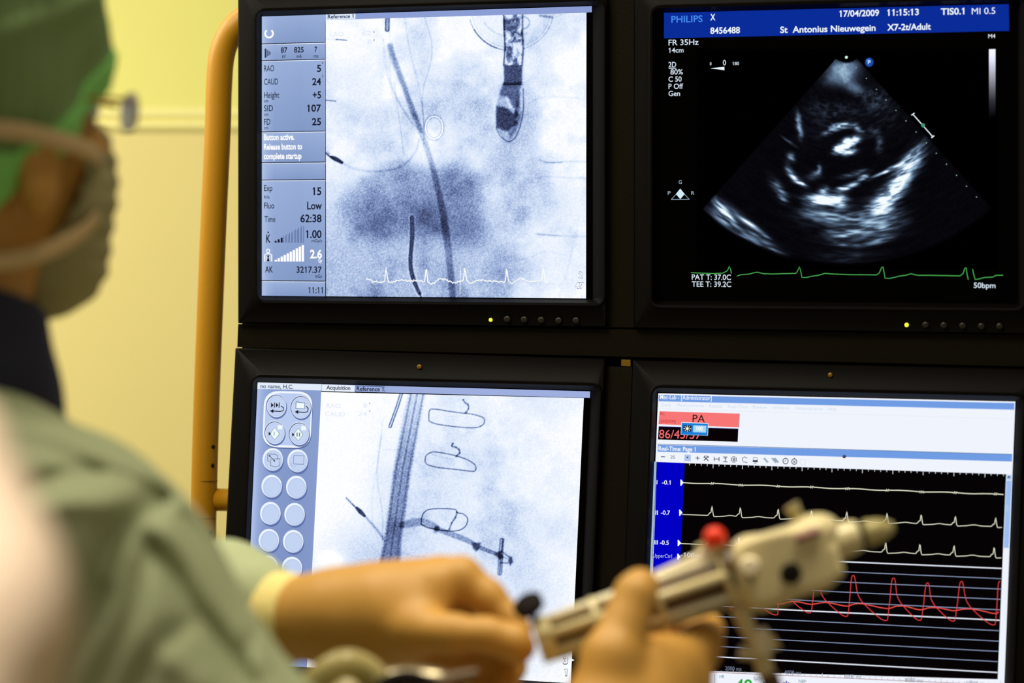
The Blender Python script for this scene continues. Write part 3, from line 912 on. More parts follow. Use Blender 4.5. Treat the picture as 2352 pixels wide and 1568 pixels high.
for i, hgt in enumerate((9, 7.5, 6, 4.5, 3.2)): D.line([(612.4 + i * 2.1, 122 - hgt), (612.4 + i * 2.1, 122 + hgt)], 1.3, (40, 50, 90) if i < 4 else NAVY, .0008)
T = D.text
b1, b2 = 0.012, 0.022
T('87', 645, 121, 660, 12, NAVY, b2); T('825', 675.5, 120.5, 697.5, 12, NAVY, b2); T('7', 722.5, 119.5, 728.5, 12, NAVY, b2)
T('kV', 648, 133.5, 656.5, 8, NAVY, b1); T('mA', 681, 133, 693, 8, NAVY, b1); T('ms', 720.5, 132.3, 731, 8, NAVY, b1)
for s_, y, x1, v, vx0 in (('RAO', 164, 629.5, '5', 728), ('CAUD', 194.5, 638.5, '24', 717), ('Height', 225, 641.5, '+5', 718), ('SID', 255.5, 627, '107', 705.5), ('FD', 286.5, 621, '25', 716.5)):
    T(s_, 606.5, y, x1, 13.5, NAVY, b1 * .6); T(v, vx0, y + .8, 737.5, 15.5, NAVY, b2)
for y in (235, 266, 297): T('cm', 606.5, y, 616, 7.5, NAVY, b1)
T('°', 739.5, 156, 742.5, 13, NAVY, .0); T('°', 739.5, 186, 742.5, 13, NAVY, .0)
for s_, y, x1 in (('Button active.', 321.5, 676), ('Release button to', 343.5, 694), ('complete startup', 365, 692.5)): T(s_, 606, y, x1, 13, WH, .03)
T('Exp', 606.5, 438.5, 625.5, 13.5, NAVY, .008); T('15', 718, 447.5, 738, 17, NAVY, b2); T('fr/s', 606.5, 456, 619, 7.5, NAVY, b1)
T('Fluo', 606.5, 478.5, 630, 13.5, NAVY, .008); T('Low', 705.5, 480.5, 739.5, 17, NAVY, b2)
T('Time', 607.5, 509.8, 632.5, 13.5, NAVY, .008); T('62:38', 690, 510, 738.5, 17, NAVY, b2)
T('K', 611.5, 557, 621.5, 18, NAVY, .02); D.disc(616, 533.5, 1.8, 1.8, NAVY, .001)
T('1.00', 702.5, 546, 738.5, 17, NAVY, b2); T('mGy/s', 716, 556, 739.5, 7, NAVY, b1)
for i in range(10):
    x = 630.8 + i * 6.9
    hh = 4 + i * 3.75
    if i < 3: D.rect(x, 557 - hh, x + 4.8, 557, NAVY, .0008)
    else:
        D.line([(x, 557), (x, 557 - hh), (x + 4.6, 557 - hh), (x + 4.6, 557)], 1.1, (62, 78, 128), .0008, closed=True)
    D.rect(x, 600.5 - hh, x + 5.4, 600.5, WH, .0008)
D.ring(616, 576, 3.6, 4, 2, WH, .0008); D.line([(608, 600), (608, 585.5), (612, 582.5), (620, 582.5), (624, 585.5), (624, 600)], 2.4, WH, .0008)
D.line([(612, 600), (612, 588)], 1.6, WH, .0008); D.line([(620, 600), (620, 588)], 1.6, WH, .0008); D.poly([(616, 585), (618, 588), (616.6, 592), (620, 599.5), (612, 599.5), (615.4, 592), (614, 588)], NAVY, .0009)
T('2.6', 712, 592.5, 739.5, 18.5, WH, .03); T('Gy', 731, 602.5, 740, 8.5, WH, .02)
T('AK', 609, 625.5, 627, 14, NAVY, .015); T('3217.37', 681, 626, 739, 14, NAVY, b2 * .8); T('mGy', 724, 637.5, 740, 7.5, NAVY, b1)
T('11:11', 708.5, 673, 741.5, 14, NAVY, .012)
T('Reference 1', 752.5, 42.8, 812, 8.5, (20, 45, 100), .022)
D.build('readout_lettering', SCN['UL'])
FA = (222, 232, 247)
T('LAO', 758, 84, 789, 10, FA); T('62', 832, 82, 852, 10, FA); T('0', 845, 101, 853, 10, FA); T('°', 857, 84, 861, 12, (120, 150, 160)); T('°', 857, 103, 861, 12, (120, 150, 160))
for s_, x0, x1, yb in (('2', 1329, 1338.5, 637), ('47', 1320.5, 1341.5, 661.5)):
    T(s_, x0 - .5, yb + .5, x1 + .5, 13, (110, 130, 185), .055, .0009); T(s_, x0, yb, x1, 12, WH, .018, .0011)
pts = []
r_ = np.random.default_rng(3)
pk = [887, 979, 1068, 1164, 1248]
for x in np.arange(842, 1262, 1.6):
    y = 646 + 1.8 * math.sin(x * .11) - 3.6 * np.exp(-((x - 842) / 8) ** 2)
    for p in pk:
        y += -31 * math.exp(-((x - p) / 2.4) ** 2) + 5 * math.exp(-((x - p - 13) / 8) ** 2) - 5 * math.exp(-((x - p - 36) / 12) ** 2)
    pts.append((x, y + r_.normal() * 1.3))
D.line(pts, 2.4, (250, 252, 250), .0012)
D.line([(p[0], p[1] + 1.4) for p in pts], 1.4, (170, 185, 215), .0009)
D.line([(1057, 614), (1056.6, 676)], 1.6, (245, 248, 250), .0012)
D.build('heartbeat_trace', SCN['UL'], 'thin white heartbeat line across the X-ray')

# ------------------------------------------------------------------ upper right screen
D = Draw(PL['UR']); T = D.text
D.poly([(1525, 29.5), (2317, 9.5), (2318, 71), (1525, 88)], (10, 44, 152), .0004)
D.build('header_band', SCN['UR'], 'royal blue header band')
W2 = (236, 246, 255)
T('PHILIPS', 1542, 52, 1613.5, 15, (66, 138, 240), .012); T('X', 1631.5, 46.5, 1643, 14, W2, .02); T('8456488', 1631.5, 77.5, 1699.5, 14, W2, .02)
T('17/04/2009', 1928, 38.5, 2019, 14, W2, .02); T('11:15:13', 2038, 36, 2110.5, 14, W2, .02); T('TIS0.1', 2161, 34, 2215, 14.5, W2, .02); T('MI 0.5', 2232, 33, 2286, 14.5, W2, .0)
T('St  Antonius Nieuwegein', 1792, 75.5, 2011, 14, W2, .02); T('X7-2t/Adult', 2038, 70, 2138, 14, W2, .02); T('M4', 2270, 87.5, 2286, 9, W2, .0)
W3 = (214, 226, 238)
for s_, x0, y, x1, c in (('FR 35Hz', 1535.5, 104, 1604.5, 12.5), ('14cm', 1536, 121, 1570, 11), ('2D', 1535.5, 154.5, 1553, 12), ('80%', 1540, 171, 1568.5, 11.5), ('C 50', 1535.5, 187.5, 1565.5, 11.5),
                       ('P Off', 1535.5, 204, 1569, 11.5), ('Gen', 1535.5, 220.5, 1562, 11.5), ('0', 1630.5, 150, 1634, 7), ('0', 1660.5, 150, 1667.5, 12), ('180', 1682.5, 149.5, 1697.5, 7),
                       ('PAT T: 37.0C', 1589, 642, 1679, 12), ('TEE T: 39.2C', 1589, 658, 1679.5, 12), ('50bpm', 2236.5, 661, 2286.5, 12)):
    T(s_, x0, y, x1, c, W3, .008)
for s_, x0, y, x1 in (('G', 1559, 422, 1566), ('P', 1534, 447, 1540), ('R', 1588, 447, 1594.5)): T(s_, x0, y, x1, 8, (170, 190, 205), 0)
D.line([(1536, 157), (1553, 156.6)], 1.6, W3)
D.build('screen_lettering', SCN['UR'])
D.poly([(1632.5, 157), (1663.5, 153.2), (1664, 161)], W2, .0009)
D.disc(1944, 131.5, 3.2, 3.2, (205, 250, 225), .0009); 
D.disc(1996.5, 143, 9.6, 10.4, (24, 76, 168), .0007); D.disc(1994.5, 139.5, 5, 4, (60, 120, 205), .0009); T('P', 1993.5, 147.5, 2000, 9, (200, 225, 255), .01)
for x, y in ((1966, 155.5), (1990, 180), (2013, 205), (2035, 229.5), (2058, 253.5), (2081, 277.5), (2104, 303), (2128, 328), (2150.5, 352), (2174, 377), (2197, 402.5), (2220, 427.5), (2243, 452.5)):
    D.disc(x, y, 1.3, 1.3, (150, 185, 160), .0009, n=10)
D.line([(2097, 262.5), (2142.5, 314)], 2, W2, .0007); D.line([(2093.5, 264.5), (2100.5, 259.5)], 2.2, W2, .0007); D.line([(2139, 316.5), (2146, 311.5)], 2.2, W2, .0007)
D.disc(2120, 287.5, 4.4, 4.6, (62, 150, 110), .0009)
n = 12
V, C, F = [], [], []
for i in range(n + 1):
    f = i / n; y = 113 + 158 * f
    V += [(2271.5, y), (2286.5, y - .3)]; c = np.interp(f, [0, .12, .45, .75, 1], [255, 250, 150, 50, 0]); cc = (c * .96, c * .97, min(255, c * 1.03 + 4 * (c > 5)))
    C += [cc, cc]
    if i: F.append((2 * i - 2, 2 * i - 1, 2 * i + 1, 2 * i))
D.raw(V, F, np.array(C), .0009)
D.line([(1541.5, 458), (1583.5, 457.6)], 1.4, (150, 170, 195)); D.line([(1541.5, 458), (1553, 446)], 1.2, (150, 170, 195)); D.line([(1583.5, 458), (1572, 446)], 1.2, (150, 170, 195))
D.poly([(1562.5, 433), (1572.5, 445.5), (1562.5, 457), (1552.5, 445.5)], (212, 235, 245), .0007)
D.build('screen_symbols', SCN['UR'])
GR = (72, 168, 82)
for seg in ([(1587, 626), (1610, 627), (1640, 628), (1660, 627), (1668, 623), (1671, 621), (1675, 611), (1678, 618), (1680, 628)],
            [(1693, 634), (1700, 631), (1712, 630), (1722, 629), (1732, 626), (1740, 625), (1755, 628.5), (1775, 629), (1828, 627.5), (1832, 622), (1836, 612), (1839, 622), (1842, 637), (1852, 637), (1865, 634), (1880, 632), (1895, 627.5), (1912, 629), (1950, 630.5), (2014, 631), (2020, 626), (2025, 614), (2028, 612), (2031, 628), (2033, 639), (2045, 639), (2065, 634), (2080, 632), (2092, 628.5), (2108, 632), (2135, 632), (2205, 633.5), (2212, 628), (2216, 616), (2219, 614), (2221, 628), (2224, 642)],
            [(2234, 618), (2237, 632), (2240, 642), (2250, 640), (2262, 637), (2280, 636), (2288, 632), (2304, 632)]):
    D.line(seg, 1.9, GR, .0008)
D.build('heartbeat_trace', SCN['UR'], 'thin green heartbeat line under the fan')

# ------------------------------------------------------------------ lower left screen: tabs and touch buttons
D = Draw(PL['LL']); T = D.text
bar_row(D, 592, 878, 739, 1524, (134, 156, 203), (122, 142, 194), 563, 706, n=10, h=.0003, edge=(176, 194, 236))
D.poly([(592, 878), (738.5, 882), (737.5, 896.5), (591, 892.5)], (226, 236, 250), .0006)
D.poly([(738.5, 882), (1355.5, 898.5), (1355, 913.5), (737.8, 897)], (158, 174, 222), .0004)
D.poly([(739.5, 882.5), (815, 884.6), (814.5, 900), (739, 897.5)], (232, 240, 252), .0006)
D.line([(816, 900.5), (816.6, 886), (884, 888), (883.4, 902)], 1.5, (70, 88, 140), .0007)
D.build('button_column', SCN['LL'], 'grey-blue column behind the round buttons')
BC = [((634.5, 932), (691, 935)), ((631, 993.5), (687, 996)), ((627, 1056), (684, 1059)), ((624.5, 1117.5), (681, 1119.5)), ((621.5, 1179.5), (677, 1182)), ((618, 1241.5), (674, 1244)), ((615, 1303), (671, 1305.5)),
      ((612, 1364), (667, 1367)), ((609, 1426), (664, 1429)), ((606, 1487), (661, 1490))]
pq = rring([(607, 897), (719, 899.5), (713, 1029), (602, 1026)], 36, 8)
D.poly(pq + np.array([1, 3]), (84, 102, 156), .00045); D.poly(pq, (240, 246, 255), .0005); D.poly(rring([(611, 902), (716, 904), (710, 1024), (606, 1021)], 34, 8), (186, 204, 240), .00055)
for r, row in enumerate(BC):
    for (x, y) in row:
        D.disc(x + 1.5, y + 3, 23.5, 27, (96, 114, 170), .0006)
        D.disc(x - .5, y - 1.2, 23.5, 26.2, (238, 245, 255), .00065)
        if r < 2: D.disc(x - .3, y, 23.3, 26, (70, 88, 140), .00068); D.disc(x + .4, y + 1, 22.3, 25, (226, 236, 252), .0007)
        D.disc(x + .6, y + 1, 21, 23.6, (190, 207, 240), .00075)
        D.disc(x + .6, y + 1, 17.5, 20, (196, 212, 243), .0008)
D.build('touch_buttons', SCN['LL'])
K = (20, 22, 36)
for i, x in enumerate((622.5, 633.5)):
    D.poly([(x, 924), (x, 936), (x + 6, 930.2)], K, .001); D.rect(x + 7, 924, x + 9, 936, K, .001)
D.line([(645, 932), (651, 936), (650.5, 943), (643, 944.5), (625, 943.5)], 2.2, K, .001); D.poly([(620, 943.5), (628, 939), (628, 948.5)], K, .001)
D.line([(679.5, 938), (680, 923), (684, 921.5), (687, 924), (700, 925), (699.5, 938.5)], 1.4, (50, 80, 110), .001, closed=True); D.poly([(680.5, 937), (681, 925), (699, 926), (698.5, 938)], (240, 248, 250), .0009)
D.line([(703, 932), (708, 938), (706.5, 945), (699, 947), (684, 945.5)], 2.2, K, .001); D.poly([(677, 945.5), (685, 941), (685, 950.5)], K, .001)
for (x, y, s_) in ((630, 996, 'I'), (684, 998, 'II')):
    D.poly([(x + 1, y - 15), (x + 12, y), (x + 1, y + 14), (x - 10, y)], (238, 250, 250), .0009); D.line([(x + 1, y - 15), (x + 12, y), (x + 1, y + 14), (x - 10, y)], 1.1, (60, 100, 120), .001, closed=True)
    T(s_, x - 1 - (2 if s_ == 'II' else 0), y + 4, x + 2.6 + (2 if s_ == 'II' else 0), 9, (60, 100, 120), .0)
    D.poly([(x - 13, y - 5), (x - 7, y), (x - 13, y + 4)], K, .001); D.rect(x + 8, y - 20, x + 19, y - 10.5, (240, 248, 252), .0009)
D.line([(615, 1042), (632, 1043), (638, 1046), (637.5, 1055)], 1.2, (40, 60, 100), .001); D.line([(615, 1042), (615, 1058), (620, 1060)], 1.2, (40, 60, 100), .001)
D.line([(622, 1054), (643, 1053), (642.5, 1069), (632, 1072), (621.5, 1069)], 1.2, (40, 60, 100), .001, closed=True)
D.line([(619, 1046), (631, 1059)], 1.3, K, .001); D.poly([(617, 1044), (622, 1046), (618.5, 1049)], K, .001); D.poly([(632, 1060.5), (627.5, 1058), (631, 1055.5)], K, .001)
D.line([(675, 1046), (698.5, 1046.5), (697.5, 1066), (674, 1065)], 1.3, (60, 80, 130), .001, closed=True)
for q in ((669, 1063), (669, 1066), (669, 1069), (672, 1070), (675, 1070), (678, 1070)): D.disc(*q, .7, .7, (60, 80, 130), .001, n=6)
T('no name, H.C.', 598, 890.7, 673.5, 9, (18, 40, 70), .012)
T('Acquisition', 749.5, 893.8, 804.5, 9, (14, 30, 60), .02); T('Reference 1', 819, 896.6, 880.5, 9, (14, 22, 50), .02)
D.build('screen_symbols', SCN['LL'])
T('RAO', 750, 936, 782, 10, FA); T('8', 834, 936, 842, 10, FA); T('CAUD', 747, 955, 792, 10, FA); T('24', 822, 955, 842, 10, FA); T('°', 847, 936, 850, 12, (110, 140, 150)); T('°', 847, 954, 850, 12, (110, 140, 150))
for s_, x0, x1, yb in (('3', 1293.5, 1304, 1523), ('1', 1296, 1301.5, 1550)):
    T(s_, x0 - 1, yb + 1, x1 + 1, 15, (70, 90, 110), .06, .0009); T(s_, x0, yb, x1, 14, WH, .02, .0011)
D.poly([(1309, 1509.5), (1319.5, 1515.5), (1309, 1519.5)], WH, .0009)
D.build('picture_lettering', SCN['LL'])

# ------------------------------------------------------------------ lower right screen
D = Draw(PL['LR']); T = D.text; S = PL['LR'].slope
def q4(x0, y0, x1, dy, col, h=.0004, lean=-.041):
    """band with its top left at x0,y0, right end x1, height dy"""
    D.poly([(x0, y0), (x1, y0 + S(y0) * (x1 - x0)), (x1 + lean * dy, y0 + dy + S(y0 + dy) * (x1 - x0)), (x0 + lean * dy, y0 + dy)], col, h)
D.poly([(1512, 903), (2332, 922), (2304, 1640), (1483, 1600)], (240, 244, 253), .0002)
BT = (112, 156, 228)
q4(1513, 906.5, 2330, 15.5, BT); q4(1511, 1021, 2325, 16, BT)
D.line([(1510, 1019.4), (2325, 1043)], 1.3, (70, 110, 150), .0005); D.line([(1512, 921.5), (2330, 941)], 1, (220, 228, 245), .0005)
D.line([(1512, 938), (2325, 962)], 1, (225, 232, 246), .0005)
D.poly([(1509.5, 1061), (2322, 1089), (2302, 1560), (1491, 1537)], (6, 3, 5), .0004)
D.poly([(1509, 1060.5), (1572.5, 1062.8), (1552, 1540), (1491, 1537)], (2, 0, 196), .0006)
D.poly([(1502.5, 1060), (1508.5, 1060), (1487.5, 1537), (1481, 1537)], (186, 214, 240), .0005); D.line([(1508.5, 1060), (1487.5, 1537)], 1.4, (40, 50, 90), .0007)
D.line([(1505.5, 1060), (1484.5, 1537)], 1.2, (110, 150, 200), .0007)
# scroll bar
D.poly([(2311, 1088), (2325, 1088.5), (2306, 1575), (2291, 1575)], (238, 243, 253), .0007)
D.poly([(2311.5, 1103), (2323.5, 1103.5), (2317, 1258), (2305.5, 1257.5)], (156, 190, 240), .0009)
D.poly([(2312, 1090), (2323.5, 1090.3), (2323, 1101.5), (2311.6, 1101.2)], (170, 198, 238), .0009); D.poly([(2317.5, 1092.5), (2321, 1097), (2313.5, 1097)], NAVY, .001)
for i in range(6): D.line([(2311.5, 1160 + i * 3), (2318, 1160.3 + i * 3)], .9, (190, 215, 245), .001)
D.poly([(1553, 1541), (1600, 1541.5), (2300, 1573), (2304, 1640), (1483, 1600), (1487, 1538)], (240, 244, 253), .0009)
D.line([(1553, 1540.5), (1600, 1541.5), (2300, 1573)], 1.2, (150, 60, 60), .001)
D.build('window_panels', SCN['LR'])
D.poly([(1515, 944), (1698.5, 949.5), (1697, 981), (1512.5, 974)], (248, 118, 118)); D.line([(1698.5, 949), (1697, 981)], 1.5, (170, 150, 190), .0006)
D.poly([(1513, 979), (1696, 984.5), (1694.5, 1014.5), (1511, 1009)], (8, 2, 4)); D.line([(1513, 979), (1696, 984.5)], 1.2, (60, 60, 140), .0006)
T('P1:', 1517, 953.5, 1526, 6.5, (190, 20, 30), .008); T('(SP/DP/M)', 1515, 970.5, 1552, 7, (190, 20, 30), .0); T('PA', 1590.5, 969.5, 1619, 17.5, (30, 6, 10), .0)
T('86/45/57', 1513.5, 1005.5, 1609.5, 19, (246, 108, 112), .0)
D.poly([(1565, 969), (1627, 971.5), (1626, 1000), (1563.5, 998)], (226, 240, 252), .0011); D.poly([(1566, 970.5), (1626, 973), (1625, 999.5), (1564.5, 997.5)], (26, 126, 216), .0012)
D.poly([(1570, 976.5), (1588, 977.2), (1587, 991), (1569.5, 990)], (16, 14, 40), .0013); D.disc(1578.7, 984, 3.2, 3.5, (252, 252, 225), .0015)
for a in range(0, 360, 45):
    c, s_ = math.cos(math.radians(a)), math.sin(math.radians(a)); D.line([(1578.7 + 5 * c, 984 + 4.6 * s_), (1578.7 + 8.3 * c, 984 + 6.8 * s_)], 1.5, (245, 245, 230), .0015)
D.poly([(1592.5, 976.2), (1622.5, 977.4), (1621.5, 993.2), (1591.5, 992)], (168, 216, 242), .0013); T('100', 1598.5, 988, 1614.5, 9, WH, .02, .0015)
D.build('pressure_panel', SCN['LR'], 'red and black pressure readout with a small blue pop-up')
LW = (246, 250, 255)
T('Mac-Lab - [Administrator]', 1516, 916, 1634.5, 9.5, LW, .008); T('Real-Time: Page 1', 1512.5, 1034, 1597.5, 9.5, LW, .018)
FM = (205, 222, 240)
for s_, x0, x1 in (('Study', 1519, 1542), ('Measurements', 1554, 1617), ('Results', 1629, 1660), ('Real-Time', 1672, 1718), ('Review', 1729, 1762), ('Windows', 1774, 1813), ('Administration', 1826, 1890), ('Help', 1901, 1922)):
    T(s_, x0, 932.5 + (x0 - 1519) * .026, x1, 7.5, FM)
T('25', 1539.5, 1052.5, 1550.5, 7, (60, 90, 100)); D.rect(1572.5, 1043.5, 1587, 1058.5, (176, 196, 236), .0005); D.poly([(1576, 1048.5), (1582, 1048.7), (1579, 1052.5)], NAVY, .0007)
IC = (22, 26, 70)
L = lambda *a, w=1.6, c=IC: D.line(list(a), w, c, .0007)
L((1518, 1048.5), (1528, 1048.9)); L((1597.5, 1051.5), (1607, 1052)); L((1602.3, 1047), (1602.3, 1056.5))
L((1617, 1057), (1627, 1047.5), w=2); L((1617, 1048), (1627, 1058), w=2); L((1616, 1051), (1619, 1047), (1624, 1047), w=1.6); L((1625, 1047), (1628.5, 1051), w=1.6)
L((1640.5, 1048.5), (1640.5, 1058.5)); L((1651.5, 1049), (1651.5, 1059)); L((1641, 1053.7), (1651, 1054)); L((1661, 1049), (1671, 1049.3)); L((1661, 1060), (1671, 1060.3)); L((1666, 1050), (1666, 1059)); L((1663, 1052), (1669, 1052), w=1)
L((1680, 1050), (1680, 1059)); L((1691, 1050), (1691, 1059.5)); L((1682.5, 1051.5), (1688.5, 1058.5)); L((1688.5, 1051.5), (1682.5, 1058.5)); L((1682, 1048.8), (1689, 1049)); L((1682, 1060.5), (1689, 1060.8))
L((1704.5, 1052), (1708, 1050), (1711, 1048.5), (1713, 1051.5), (1717, 1051.5), w=1.3); L((1706, 1052), (1706, 1059), w=1.5); L((1707, 1061), (1711, 1060), (1713, 1062), (1717, 1061.5), w=1.3)
D.line([(1730.5, 1050), (1739.5, 1050.3), (1739, 1057), (1730.3, 1057)], 1.3, IC, .0007, closed=True); D.rect(1729, 1056.5, 1740.5, 1060.5, IC, .0008); L((1731, 1062.8), (1738, 1063), w=1.3)
for x in (1754, 1772.5, 1778): D.line([(x, 1052), (x + 9, 1062.5)], 2.2, (130, 160, 190), .0007); D.line([(x + 2, 1051), (x + 11, 1061)], 1.1, (50, 80, 110), .0008)
D.ring(1804.3, 1058.5, 6, 6.4, 1.7, IC); L((1804.3, 1054.5), (1804.3, 1058.7), (1801, 1058.7), w=1.2)
D.ring(1824.3, 1059.8, 6, 6.2, 1.7, IC); L((1824.3, 1051), (1824.3, 1054), w=2.2); L((1821.5, 1057), (1827, 1063), w=1.3); L((1827, 1057), (1821.5, 1063), w=1.3)
D.line([(1838, 1054), (1850, 1054.5), (1849.6, 1066), (1837.6, 1065.5)], 1.1, (205, 215, 225), .0007, closed=True)
D.disc(1939, 1048.2, 4, 4, (50, 30, 60), .001); D.disc(1938, 1047, 1.3, 1.3, (140, 110, 160), .0012)
D.build('toolbar', SCN['LR'])
T('I', 1508, 1111.8, 1509.6, 9.5, LW, .01); T('-0.1', 1520.5, 1112, 1540, 9.5, LW, .006); T('II', 1505.5, 1181.5, 1511, 9.5, LW, .01); T('-0.7', 1518, 1181.3, 1538.5, 9.5, LW, .006)
T('III -0.5', 1502, 1249.6, 1535.8, 9.5, LW, .01); T('UpperCtrl', 1499.5, 1279.5, 1543, 8.5, (176, 186, 215)); T('P1 PA', 1497.5, 1329.5, 1533, 9, (226, 90, 190))
D.line([(1497.5, 1316.5), (1552, 1318.5)], 1.3, (214, 40, 150), .001); D.line([(1496.5, 1332.5), (1552, 1334.5)], 1.3, (214, 40, 150), .001)
for x, y in ((1562.7, 1108), (1560, 1177), (1556.6, 1246.5), (1555.5, 1278)): D.poly([(x, y - 7), (x + 2, y - 7), (x + 7.6, y), (x + 2, y + 7), (x, y + 7)], LW, .001)
T('-100', 1563.5, 1278, 1594.5, 10, (196, 206, 226)); T('-90', 1562, 1300, 1584.5, 9.5, (196, 206, 226)); T('-3', 1553, 1436, 1567.5, 9.5, (196, 206, 226))
AX = (120, 128, 150)
T('2000 ms', 1665.5, 1538.5, 1703, 9, AX); T('4000 ms', 1801.5, 1547.5, 1840, 9, AX); T('6000 ms', 1939, 1556.5, 1978.5, 9, AX); T('8000 ms', 2079, 1565, 2119, 9, AX); T('10000 ms', 2219, 1572, 2262, 9, AX)
T('HR', 1652.5, 1556.5, 1663.5, 7, (50, 110, 140)); T('SpO2', 1730.5, 1561.5, 1750.5, 7.5, (50, 100, 120)); T('NBP', 1834.5, 1567, 1851.5, 7, (40, 120, 130))
T('49', 1687.5, 1587, 1727, 28, (30, 170, 50), .015); T('r', 1595.5, 1563, 1602, 12, (170, 40, 70), .01)
for x in (1759, 1783, 1806):
    for a in (90, 30, 150): 
        c, s_ = math.cos(math.radians(a)), math.sin(math.radians(a)); D.line([(x - 8 * c, 1571 - 8 * s_), (x + 8 * c, 1571 + 8 * s_)], 3, (80, 70, 190), .0011)
D.line([(1642, 1547), (1641, 1600)], 1.2, (120, 150, 180), .0011)
D.build('screen_lettering', SCN['LR'])
# ruled lines, ticks and traces
xt = [1572 + 0] 
maj = [1570.5, 1638, 1705.5, 1773, 1842.5, 1911, 1981, 2051, 2120.5, 2191, 2262.5]
for i in range(len(maj) - 1):
    for j in range(1, 6):
        x = maj[i] + (maj[i + 1] - maj[i]) * j / 5; y = 1063.5 + (x - 1572) * .0335
        D.line([(x, y), (x - .2, y + (9 if j == 5 else 4.5))], 1.5, (200, 210, 220), .0008)
for j in range(1, 4): x = 2262.5 + 14.2 * j; y = 1063.5 + (x - 1572) * .0335; D.line([(x, y), (x - .2, y + 4.5)], 1.5, (200, 210, 220), .0008)
for i in range(0, 52):
    x = 1602 + 13.65 * i; y = 1541.5 + (x - 1600) * .045; D.line([(x, y - (9 if (i + 0) % 5 == 1 else 4.5)), (x, y - 1)], 1.3, (170, 175, 190), .0008)
GL = (150, 166, 200)
for i, yR in enumerate((1305, 1328.5, 1352.5, 1376, 1400, 1424, 1448, 1472, 1495.5, 1519, 1544)):
    s_ = .0424 + .00136 * i; xr = 2301 - i * 1.0; bold = i in (0, 5, 10)
    xl = 1596 if i < 2 else 1558 - i * .8
    if i == 1: xl = 1586
    D.line([(xl, yR - s_ * (xr - xl)), (xr, yR)], 2.6 if bold else 1.4, (232, 238, 250) if bold else GL, .0007)
YL = (238, 240, 214)
# trace I
def y1(x): return 1108 + (x - 1570) * .0372
pts = []
bl1 = [1636, 1701, 1787.5, 1864, 1945.5, 2038, 2116.5, 2194, 2287]
for x in np.arange(1570, 2306, 1.5):
    y = y1(x) + .8 * math.sin(x * .06)
    for p in bl1: 
        if abs(x - p) < 6: y += 2.8 * math.sin((x - p) * 1.35)
    pts.append((x, y))
D.line(pts, 1.9, YL, .001)
def ecg(y0, s_, x0, x1, peaks, hgt):
    pts = []
    for x in np.arange(x0, x1, 1.2):
        y = y0 + (x - 1567) * s_
        for p, g_ in zip(peaks, hgt):
            d = x - p
            y += -g_ * math.exp(-(d / 2.0) ** 2) - .28 * g_ * math.exp(-((d + 5) / 3.0) ** 2) + 2.6 * (1 / (1 + math.exp(-np.clip((d - 3) / 1.0, -30, 30)))) * math.exp(-max(d - 3, 0) / 22) - 2.2 * math.exp(-((d - 42) / 12) ** 2)
        pts.append((x, y))
    D.line(pts, 1.5, YL, .001)
ecg(1181, .0385, 1567, 2302, [1635.5, 1700.5, 1787.5, 1864, 1945, 2037.5, 2116, 2194.5, 2287], [22, 21, 21, 21, 21, 21, 21, 20, 20])
ecg(1248, .0425, 1563, 2300, [1629.5, 1697, 1784, 1861, 1942, 2034.5, 2113, 2191.5, 2283.5], [14, 21, 20, 20, 20, 22, 22, 22, 22])
D.build('heart_traces', SCN['LR'], 'three cream heart traces over ruled white lines')
RD = (226, 62, 66)
pk = [(1562, 1312), (1630, 1308), (1695, 1312), (1790, 1318), (1876, 1322), (1959.5, 1321.5), (2052, 1327.5), (2130, 1338.5), (2208, 1335), (2297, 1334)]
tr = [(1552, 1400), (1622, 1398), (1687, 1402), (1783, 1411.5), (1860, 1407), (1944, 1415), (2035, 1424.5), (2113, 1424), (2190, 1426), (2282.5, 1434.5)]
pts = []
for i in range(len(pk)):
    p, t0 = pk[i], tr[i]
    pts += [t0, (t0[0] + 4, t0[1] - 6), (t0[0] + (p[0] - t0[0]) * .5, t0[1] + (p[1] - t0[1]) * .45), (p[0] - 4, p[1] + 8), (p[0], p[1]), (p[0] + 4, p[1] + 5)]
    if i < len(pk) - 1:
        t1 = tr[i + 1]; w_ = t1[0] - p[0]; hh = t1[1] - p[1]
        pts += [(p[0] + w_ * .13, p[1] + hh * .38), (p[0] + w_ * .24, p[1] + hh * .55), (p[0] + w_ * .4, p[1] + hh * .68), (p[0] + w_ * .62, p[1] + hh * .83), (p[0] + w_ * .86, p[1] + hh * .97)]
pts = [p for p in pts if p[0] < 2298]
D.line(catmull(pts, 4), 1.6, RD, .0012)
me_ = [(1562, 1368), (1620, 1374), (1655, 1369), (1690, 1375), (1726, 1377), (1755, 1380), (1783, 1386), (1797, 1386.5), (1815, 1382), (1835, 1382), (1862, 1387.5), (1885, 1384), (1905, 1384), (1943, 1391.5), (1958, 1388), (1980, 1386), (2035, 1397), (2058, 1392), (2080, 1392), (2113, 1400), (2135, 1395), (2160, 1396), (2190, 1402), (2215, 1398), (2240, 1399), (2283, 1408.5), (2294, 1405)]
D.line(catmull(me_, 4), 2.0, (240, 84, 76), .0011)
D.build('pressure_trace', SCN['LR'], 'red pressure curve')

